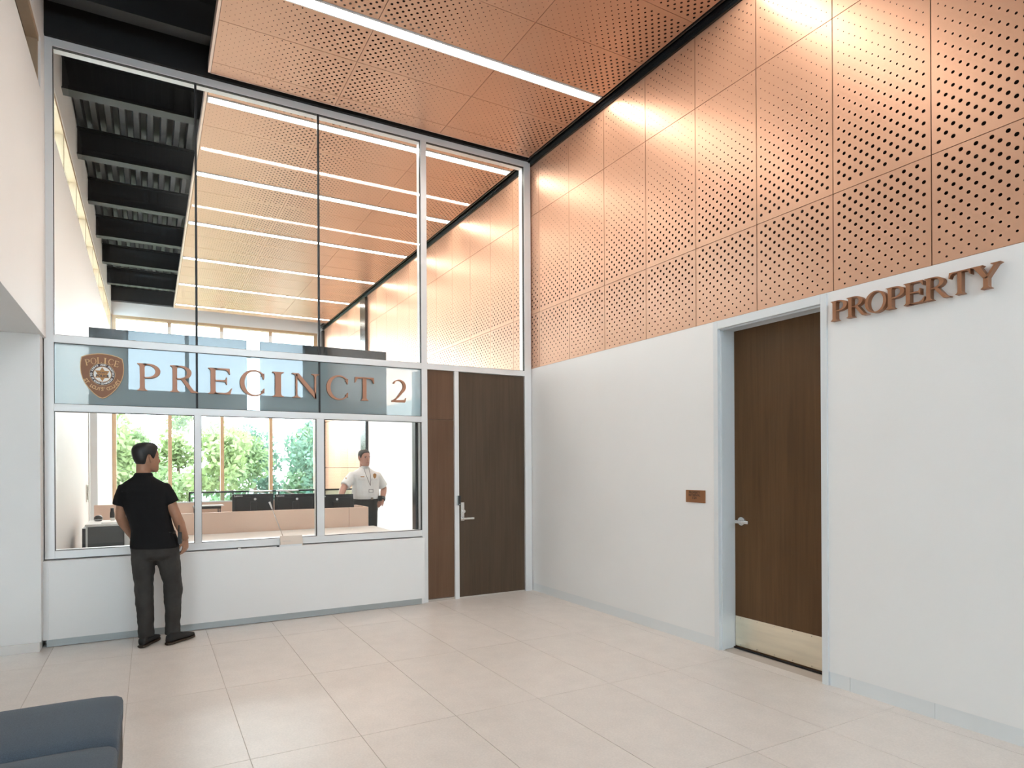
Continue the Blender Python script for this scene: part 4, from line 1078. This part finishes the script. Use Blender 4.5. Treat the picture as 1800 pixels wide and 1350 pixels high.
bx('id_card', 'paper', of, 2.925, 2.995, f_.y - .008, f_.y - .004, 1.155, 1.205)
for a, b2, c, d in ((2.925, 2.995, 1.155, 1.160), (2.925, 2.995, 1.200, 1.205), (2.925, 2.930, 1.155, 1.205), (2.990, 2.995, 1.155, 1.205)):
    bx('card_edge', 'lanyard', of, a, b2, f_.y - .010, f_.y - .008, c, d)
f_ = front(3.03, 1.40, .02)
MB().poly([(3.005, 1.43), (3.03, 1.445), (3.055, 1.43), (3.05, 1.385), (3.03, 1.365), (3.01, 1.385)], lambda u, v: (u, f_.y - .012, v), lambda u, v: (u, f_.y, v)).build('badge', 'badge_gold', of)
f_ = front(2.84, 1.395, .02)
bx('name_tag', 'badge_gold', of, 2.81, 2.865, f_.y - .010, f_.y - .002, 1.388, 1.402)
for x0, x1 in ((2.785, 2.875), (2.985, 3.075)):
    f_ = front((x0 + x1) / 2, 1.35, .012); bx('pocket_flap', 'shirt_white', of, x0, x1, f_.y - .008, f_.y + .01, 1.335, 1.365)
pc = SL.lerp(EL, .35)
MB().ell(pc + Vector((-.062, -.035, .01)), (.012, .03, .035)).build('shoulder_patch', 'badge_gold', of, smooth=True)
MB().tube([WR + Vector((.012, .024, .03)), WR + Vector((-.002, -.004, -.004))], .043, 14).build('wrist_watch', 'black_plastic', of)
shoe(of, (2.84, 9.33), (2.82, 9.04)); shoe(of, (3.035, 9.33), (3.07, 9.05))

# ------------------------------------------------------------------ outdoors beyond the office windows
tag(bx('pavement', 'base_strip', None, -30, 30, -60, YB - 0.3, -0.3, -0.15), kind='structure')
tag(bx('ground', 'grass', None, -60, 90, 17.6, 140, -3.1, -3.0), kind='structure')
rnd = random.Random(3)
def tree(x, y, h, r, li):
    t = empty('broadleaf_tree', (x, y, -3.0), 'leafy green tree in the wood outside the far office windows', 'tree', 'trees outside the office windows')
    MB().tube([(x, y, -3.0), (x + .1, y, -3 + h * .4), (x - .1, y + .1, -3 + h * .75)], [.16, .12, .05], 8).build('trunk', 'bark', t)
    V, F = [], []
    blobs = []
    for _ in range(24):
        a, q, zz = rnd.uniform(0, 2 * PI), rnd.random() ** .6, rnd.random() ** 1.25 * .86 + .12
        rr = r * (1.15 - abs(zz - .40) * 1.0) * q
        blobs.append((x + rr * math.cos(a), y + rr * math.sin(a), -3 + h * zz, r * rnd.uniform(.40, .62)))
    for bxx, byy, bz, br in blobs:
        for _ in range(170):
            v = Vector((rnd.gauss(0, 1), rnd.gauss(0, 1), rnd.gauss(0, 1))).normalized() * br * rnd.random() ** .33
            c = Vector((bxx, byy, bz)) + v
            s = rnd.uniform(.09, .19)
            u = Vector((rnd.gauss(0, 1), rnd.gauss(0, 1), rnd.gauss(0, 1))).normalized(); w = u.orthogonal().normalized()
            n = len(V); V += [c + u * s, c + w * s * .6, c - u * s, c - w * s * .6]; F.append((n, n + 1, n + 2, n + 3))
    m = MB(); m.v = [tuple(v) for v in V]; m.f = F
    m.build('foliage', 'leaf_%d' % li, t)
for row, (y, off) in enumerate(((27.5, 0.0), (33.0, 1.8), (38.5, 0.9))):
    for i in range(7 + row):
        h = rnd.uniform(5.8, 7.2) + 0.5 * row
        tree(-5.4 - 1.0 * row + off + 4.0 * i + rnd.uniform(-.15, .15), y + rnd.uniform(-.4, .4), h, rnd.uniform(1.25, 1.42), (i * 3 + row * 2 + i // 2) % 4)
